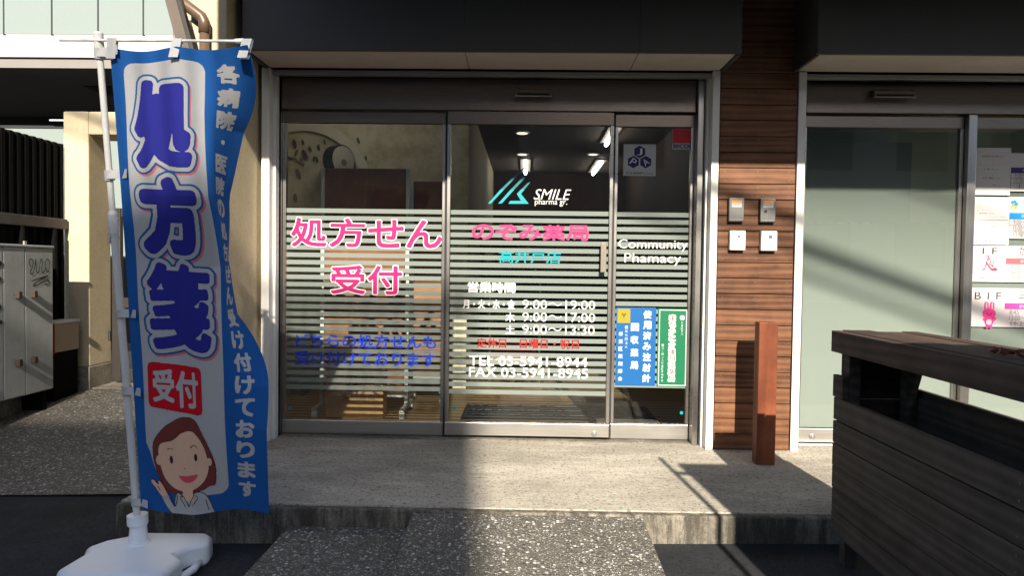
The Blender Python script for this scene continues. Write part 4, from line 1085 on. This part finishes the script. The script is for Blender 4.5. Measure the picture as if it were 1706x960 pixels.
istruct('interior_wall', MB().box(-2.27, -2.262, 4.62, 6.20, -.01, 2.62), M['soffit'])
dwall = wood('dark_interior_panel', (.018, .009, .006), (.060, .030, .018), 'Z', .8, 3)
istruct('interior_wall', MB().box(-.6, 1.66, 11.0, 11.1, -.01, 2.62), dwall)
istruct('interior_wall', MB().box(1.56, 1.66, 4.56, 11.0, -.01, 2.62), dwall)
istruct('interior_wall', MB().box(-.63, -.527, 6.325, 11.0, -.01, 2.62), paint('beige_wall', (.36, .31, .22), .9, .05, 4))
istruct('interior_wall', MB().box(-1.64, 1.66, 4.515, 4.60, 2.31, 2.615), M['backing'])
# arch, clock, leaf decals on the wallpaper
ar = thing('wall_arch', 'cream arch moulding on the wall inside the pharmacy', 'moulding', (-1.9, 6.19, 1.2))
am = MB(); pts = []
for i in range(25):
    an = math.pi * i / 24; pts.append((-2.0 + .62 * math.cos(an), 1.78 + .62 * math.sin(an)))
ins_ = [(-2.0 + .53 * math.cos(math.pi * i / 24), 1.78 + .53 * math.sin(math.pi * i / 24)) for i in range(25)]
for i in range(24):
    am.prism([pts[i], pts[i + 1], ins_[i + 1], ins_[i]], 'Y', 6.165, 6.199)
obj('moulding', am, flat('cream_moulding', (.56, .52, .40)), ar)
ck = thing('wall_clock', 'round pale wall clock high on the pharmacy wall', 'clock', (-1.76, 6.15, 1.9))
obj('case', MB().tube([(-1.70, 6.10, 2.03), (-1.61, 6.04, 2.03)], .135, 28), M['gate_metal'], ck); obj('dial', MB().tube([(-1.6095, 6.0397, 2.03), (-1.602, 6.035, 2.03)], .124, 28), flat('clock_face', (.5, .48, .4)), ck)
obj('dial_mark', MB().tube([(-1.6015, 6.0345, 2.01), (-1.598, 6.032, 2.01)], .03, 14), flat('olive_mark', (.2, .18, .08)), ck)
lg = flat('leaf_decal', (.05, .08, .06)); lb = flat('leaf_decal_plum', (.10, .06, .08))
dcl = thing('leaf_decal', 'dark leaf and twig decals scattered on the pharmacy wall', 'decal', (-2.0, 6.19, 1.6))
for i, (px, py, s_) in enumerate(((491, 240, .05), (494, 255, .04), (505, 237, .03), (517, 248, .03), (531, 246, .035), (541, 237, .03), (508, 258, .06), (523, 265, .03), (528, 266, .035), (497, 290, .06), (492, 330, .05), (565, 228, .03), (575, 230, .03), (597, 234, .035), (609, 265, .035), (502, 268, .04), (578, 252, .06))):
    p = atY(px, py, 6.19); k = s_ * .9; an = random.uniform(-.5, .5)
    q = [(p.x + k * (.38 * math.sin(t_) * math.cos(an) - math.cos(t_) * math.sin(an)), 6.186, p.z + k * (math.cos(t_) * math.cos(an) + .38 * math.sin(t_) * math.sin(an))) for t_ in np.linspace(0, 2 * math.pi, 12, endpoint=False)]
    link('leaf', MB().poly(q, [tuple(range(12))]).mesh('leaf', lg if i % 3 else lb, fix=False), dcl)
p0, p1, p2 = atY(478, 262, 6.18), atY(492, 265, 6.18), atY(506, 276, 6.18)
obj('twig', MB().tube([p0, p1, p2], .010, 8), lg, dcl)

# rolling partitions
pan = wood('red_brown_panel', (.18, .060, .026), (.42, .19, .085), 'Z', .45, 2); pfr = paint('partition_frame', (.60, .63, .58), .4, .04, 6)
def partition(label, x0, x1, Y, zt, zb, deep=.22):
    t = thing('rolling_partition', label, 'partition', ((x0 + x1) / 2, Y, 0), 'rolling partitions inside the pharmacy')
    obj('panel', MB().box(x0 + .03, x1 - .03, Y - .012, Y + .012, zb, zt), pan, t, .003)
    for x in (x0, x1 - .028): obj('upright', MB().box(x, x + .028, Y - .02, Y + .02, .075, zt + .004), pfr, t, .003)
    obj('cross_rail', MB().box(x0 + .029, x1 - .029, Y - .015, Y + .015, zb - .04, zb - .002), pfr, t, .003)
    for x in (x0, x1 - .028):
        ft = obj('foot', MB().box(x, x + .028, Y - deep, Y + deep, .050, .074), pfr, t, .003)
        for yy in (Y - deep + .03, Y + deep - .03):
            obj('caster', MB().disc((x - .004, yy, .022), .027, 'X', .036, 16), M['white_plastic'], ft, .003)
partition('tall red brown partition on casters behind the left glass panel', -1.535, -.870, 5.16, 1.835, .16)
partition('narrow red brown partition on casters near the sliding door', -.94, -.64, 5.62, 1.80, .22, .16)
cb = thing('cardboard_box', 'opened cardboard box behind the left glass panel', 'box', (-1.2, 4.9, 0))
kraft = paint('kraft_board', (.46, .28, .13), .8, .1, 10)
for a, b, c, d in ((-1.42, -.95, 4.92, 4.93), (-1.42, -.95, 5.10, 5.11), (-1.42, -1.41, 4.931, 5.099), (-.96, -.95, 4.931, 5.099)):
    pass
obj('wall', MB().box(-1.44, -1.02, 4.96, 5.10, .0, .40), kraft, cb, .003)
obj('flap', MB().poly([(-1.44, 4.958, .40), (-1.02, 4.958, .40), (-1.00, 4.88, .47), (-1.46, 4.88, .45)], [(0, 1, 2, 3)]), kraft, cb)
lettering('lettering', 'の薬', -1.30, .33, -1.08, .22, 4.957, paint('kraft_print', (.20, .11, .05), .8), cb, .02, world=True); lettering('lettering', '天地無用', -1.32, .18, -1.08, .12, 4.957, MATS['kraft_print'], cb, .01, world=True)
mt = paint('mat_rubber', (.028, .030, .036), .85, .25, 60, 0, .4)
def mat_(label, x0, x1, y0, y1):
    t = thing('door_mat', label, 'mat', ((x0 + x1) / 2, (y0 + y1) / 2, 0))
    obj('base', MB().box(x0, x1, y0, y1, -.0058, .006), mt, t, .004)
    k = y0 + .03
    me = MB().box(x0 + .03, x1 - .03, 0, .016, .006, .0085).mesh('rib', paint('mat_rib', (.085, .088, .095), .9, .5, 160)) if 'mat_rib' not in MATS else MB().box(x0 + .03, x1 - .03, 0, .016, .006, .0085).mesh('rib', MATS['mat_rib'])
    while k < y1 - .03: link('rib', me, t, (0, k, 0)); k += .055
mat_('dark ribbed door mat on the floor behind the sliding door', -.46, .98, 5.0, 5.53)
# lamps
def tube_light(label, x, y0, y1):
    t = thing('ceiling_light', label, 'ceiling light', (x, y0, 2.6), 'tube lights on the pharmacy ceiling')
    obj('housing', MB().box(x - .075, x + .075, y0 - .02, y1 + .02, 2.60, 2.618), paint('lamp_housing', (.22, .20, .18), .6) if 'lamp_housing' not in MATS else MATS['lamp_housing'], t, .003)
    obj('tube', MB().tube([(x, y0, 2.575), (x, y1, 2.575)], .022, 12), emit('tube_glow', (1, .95, .86), 7.0) if 'tube_glow' not in MATS else MATS['tube_glow'], t)
tube_light('tube light over the rolling partitions behind the left panel', -1.45, 4.9, 5.9)  # out of view, added to brighten the wallpapered wall
tube_light('lit tube light nearest the glass at upper right of the sliding door', .93, 7.3, 8.2)
tube_light('lit tube light farther back right of the logo', 1.02, 9.5, 10.7)
tube_light('lit tube light farther back behind the logo', -.02, 9.5, 10.7)
for i, (px, py) in enumerate(((870, 221.5), (870, 257), (988, 257))):
    Y = (2.61 - CAM_H) / ((CAM_H + .0) and (atY(px, py, 1).z - CAM_H)); p = atY(px, py, Y)
    t = thing('downlight', ['downlight nearest the glass above the logo', 'downlight farther back above the logo', 'downlight farther back between the tube lights'][i], 'ceiling light', (p.x, p.y, 2.6), 'downlights on the pharmacy ceiling')
    obj('trim_ring', MB().disc((p.x, p.y, 2.6195), .085, 'Z', -.012, 20), M['white_metal'], t); obj('lamp', MB().disc((p.x, p.y, 2.6070), .06, 'Z', -.004, 20), emit('lamp_glow%d' % i, (1, .9, .75), .6), t)
# counter with small goods
ct = thing('reception_counter', 'dark wooden reception counter at the back of the pharmacy', 'counter', (.6, 9.2, 0))
obj('front', MB().box(-.45, 1.5, 9.0, 9.06, -.005, 1.05), dwall, ct); obj('top', MB().box(-.48, 1.52, 8.95, 9.6, 1.051, 1.09), paint('counter_top', (.10, .08, .07), .3), ct, .004)
gcol = [flat('carton_%d' % i, c) for i, c in enumerate(((.40, .38, .34), (.30, .10, .08), (.34, .30, .22), (.16, .22, .24)))]
for i in range(9):
    x = -.38 + i * .20; h_ = .14 + .05 * (i * 7 % 4)
    t = tag(obj('carton', MB().box(x, x + .13, 9.15, 9.28, 1.0905, 1.09 + h_), gcol[i % 4], None, .003), 'small carton standing on the dark reception counter', 'carton', 'cartons on the reception counter')
sh = thing('product_rack', 'dark product rack with red goods at the left of the pharmacy', 'rack', (-.40, 8.2, 0))
obj('frame', MB().box(-.52, -.50, 7.9, 8.5, -.005, 1.5).box(-.20, -.18, 7.9, 8.5, -.005, 1.5), M['gate_metal'], sh)
for i in range(4): obj('shelf', MB().box(-.499, -.201, 7.9, 8.5, .25 + i * .36, .27 + i * .36), M['gate_metal'], sh); obj('goods', MB().box(-.48, -.22, 7.92, 8.1, .2705 + i * .36, .45 + i * .36), gcol[(i + 1) % 4], sh, .003)
cc = thing('rack_stand', 'low white shelf stand behind the sliding door stripes', 'shelf', (-.15, 6.9, 0))
obj('frame', MB().box(-.36, -.34, 6.9, 7.2, -.005, .95).box(.14, .16, 6.9, 7.2, -.005, .95), pfr, cc)
for i in range(3): obj('shelf', MB().box(-.339, .139, 6.9, 7.2, .18 + i * .36, .20 + i * .36), pfr, cc)
obj('goods', MB().box(-.32, .12, 6.92, 7.05, .201, .36), dred, cc); obj('goods', MB().box(-.30, .10, 6.92, 7.05, .561, .74), flat('green_goods', (.07, .16, .08)), cc)

# ---- clinic room behind the frosted glass
istruct('interior_floor', MB().box(1.68, 5.2, 4.555, 7.6, -.05, -.006), M['soffit'])
istruct('interior_ceiling', MB().box(1.68, 5.2, 4.52, 7.6, 2.62, 2.70), paint('ceiling_pale', (.30, .30, .27), .8, .05, 3))
istruct('interior_wall', MB().box(1.68, 5.2, 7.5, 7.6, -.01, 2.62), paint('olive_wall', (.20, .24, .12), .9, .05, 3))
istruct('interior_wall', MB().box(1.67, 1.73, 4.56, 7.5, -.01, 2.62), paint('grey_green_wall', (.10, .12, .09), .9, .05, 3))
istruct('interior_wall', MB().box(5.15, 5.2, 4.52, 7.5, -.01, 2.62), MATS['olive_wall'])
istruct('interior_wall', MB().box(1.70, 5.0, 4.515, 4.60, 2.31, 2.615), M['backing'])
dd = thing('inner_door', 'dark inner door standing behind the frosted clinic glass', 'door', (3.2, 7.2, 0))
obj('door_leaf', MB().box(2.75, 3.95, 7.2, 7.26, -.005, 2.45), paint('dark_green_door', (.025, .035, .032), .5, .1, 4), dd, .004)
t = thing('downlight', 'lit downlight seen through the clear top of the clinic door', 'ceiling light', (2.40, 5.5, 2.6))
obj('trim_ring', MB().disc((2.9, 6.55, 2.6195), .085, 'Z', -.012, 20), M['white_metal'], t); obj('lamp', MB().disc((2.9, 6.55, 2.607), .06, 'Z', -.004, 20), MATS['lamp_glow0'], t)

# ================================================================== ACROSS THE STREET (behind the camera: shade and reflections)
ob = thing('opposite_building', 'building across the street that shades the left of the pavement', 'building', (-12, -16, 0))
obj('wall', MB().box(-34, 1.35, -26, -14, -1, 10.75), paint('opposite_render', (.34, .32, .30), .8, .08, 1.5), ob)
wg = paint('dark_window', (.03, .035, .04), .1, .1, 3)
for i in range(7):
    for k in range(3):
        obj('window', MB().box(-20.0 + i * 3.0, -18.3 + i * 3.0, -14.0, -13.96, 1.4 + k * 3.3, 2.9 + k * 3.3), wg, ob)
bar_me = MB().box(0, .06, -14.03, -14.0, 0, .66).mesh('shade_slat', M['alu'])  # unseen roof slats, added to let only part of the sun reach the banner
for i in range(74): link('shade_slat', bar_me, ob, (-6.05 + i * .1, 0, 10.752))
obj('shade_slat_rail', MB().box(-6.1, 1.35, -14.035, -13.995, 11.413, 11.45), M['alu'], ob)
ob2 = thing('opposite_building', 'lower building across the street to the right', 'building', (12, -18, 0))
obj('wall', MB().box(1.36, 34, -26, -15, -1, 8.0), paint('opposite_render_b', (.40, .38, .34), .8, .08, 1.5), ob2)
for i in range(7):
    for k in range(2):
        obj('window', MB().box(3.0 + i * 3.2, 4.7 + i * 3.2, -15.0, -14.96, 1.3 + k * 3.3, 2.8 + k * 3.3), wg, ob2)
def cable(label, dz, r):
    t = thing('overhead_cable', label, 'cable', (0, -7, 8), 'overhead cables')
    pts = [(x, -7.0, 7.79 - .35 * (x - 2.80) + dz + .0009 * (x - 2.8) ** 2) for x in np.linspace(-16, 16, 33)]
    obj('cable', MB().tube(pts, r, 8), M['gasket'], t)
cable('thick overhead cable bundle across the street', 0, .046)
cable('thin overhead cable under the bundle', -.165, .024)
cable('thin overhead cable above the bundle', .62, .018)
sg = thing('shade_caster_sign', 'plain standing signboard right of the viewer', 'sign', (1.4, .9, road_z(1.4)))  # unseen board and pole, added to cast the shade across the right pavement
obj('board', MB().box(1.150, 1.72, .88, .92, .30, 1.72), M['white_metal'], sg, .006)
obj('leg', MB().box(1.66, 1.70, .885, .915, road_z(1.6), .299), M['alu'], sg); obj('leg', MB().box(1.18, 1.22, .885, .915, road_z(1.2), .299), M['alu'], sg)
obj('pole', MB().tube([(1.085, .9, road_z(1.08)), (1.085, .9, 1.79)], .014, 10), M['alu'], sg)
obj('arm', MB().box(1.086, 1.149, .894, .906, 1.60, 1.63).box(1.086, 1.149, .894, .906, .45, .48), M['alu'], sg)

bpy.data.objects.remove(_fo); bpy.data.scenes.remove(_fs)
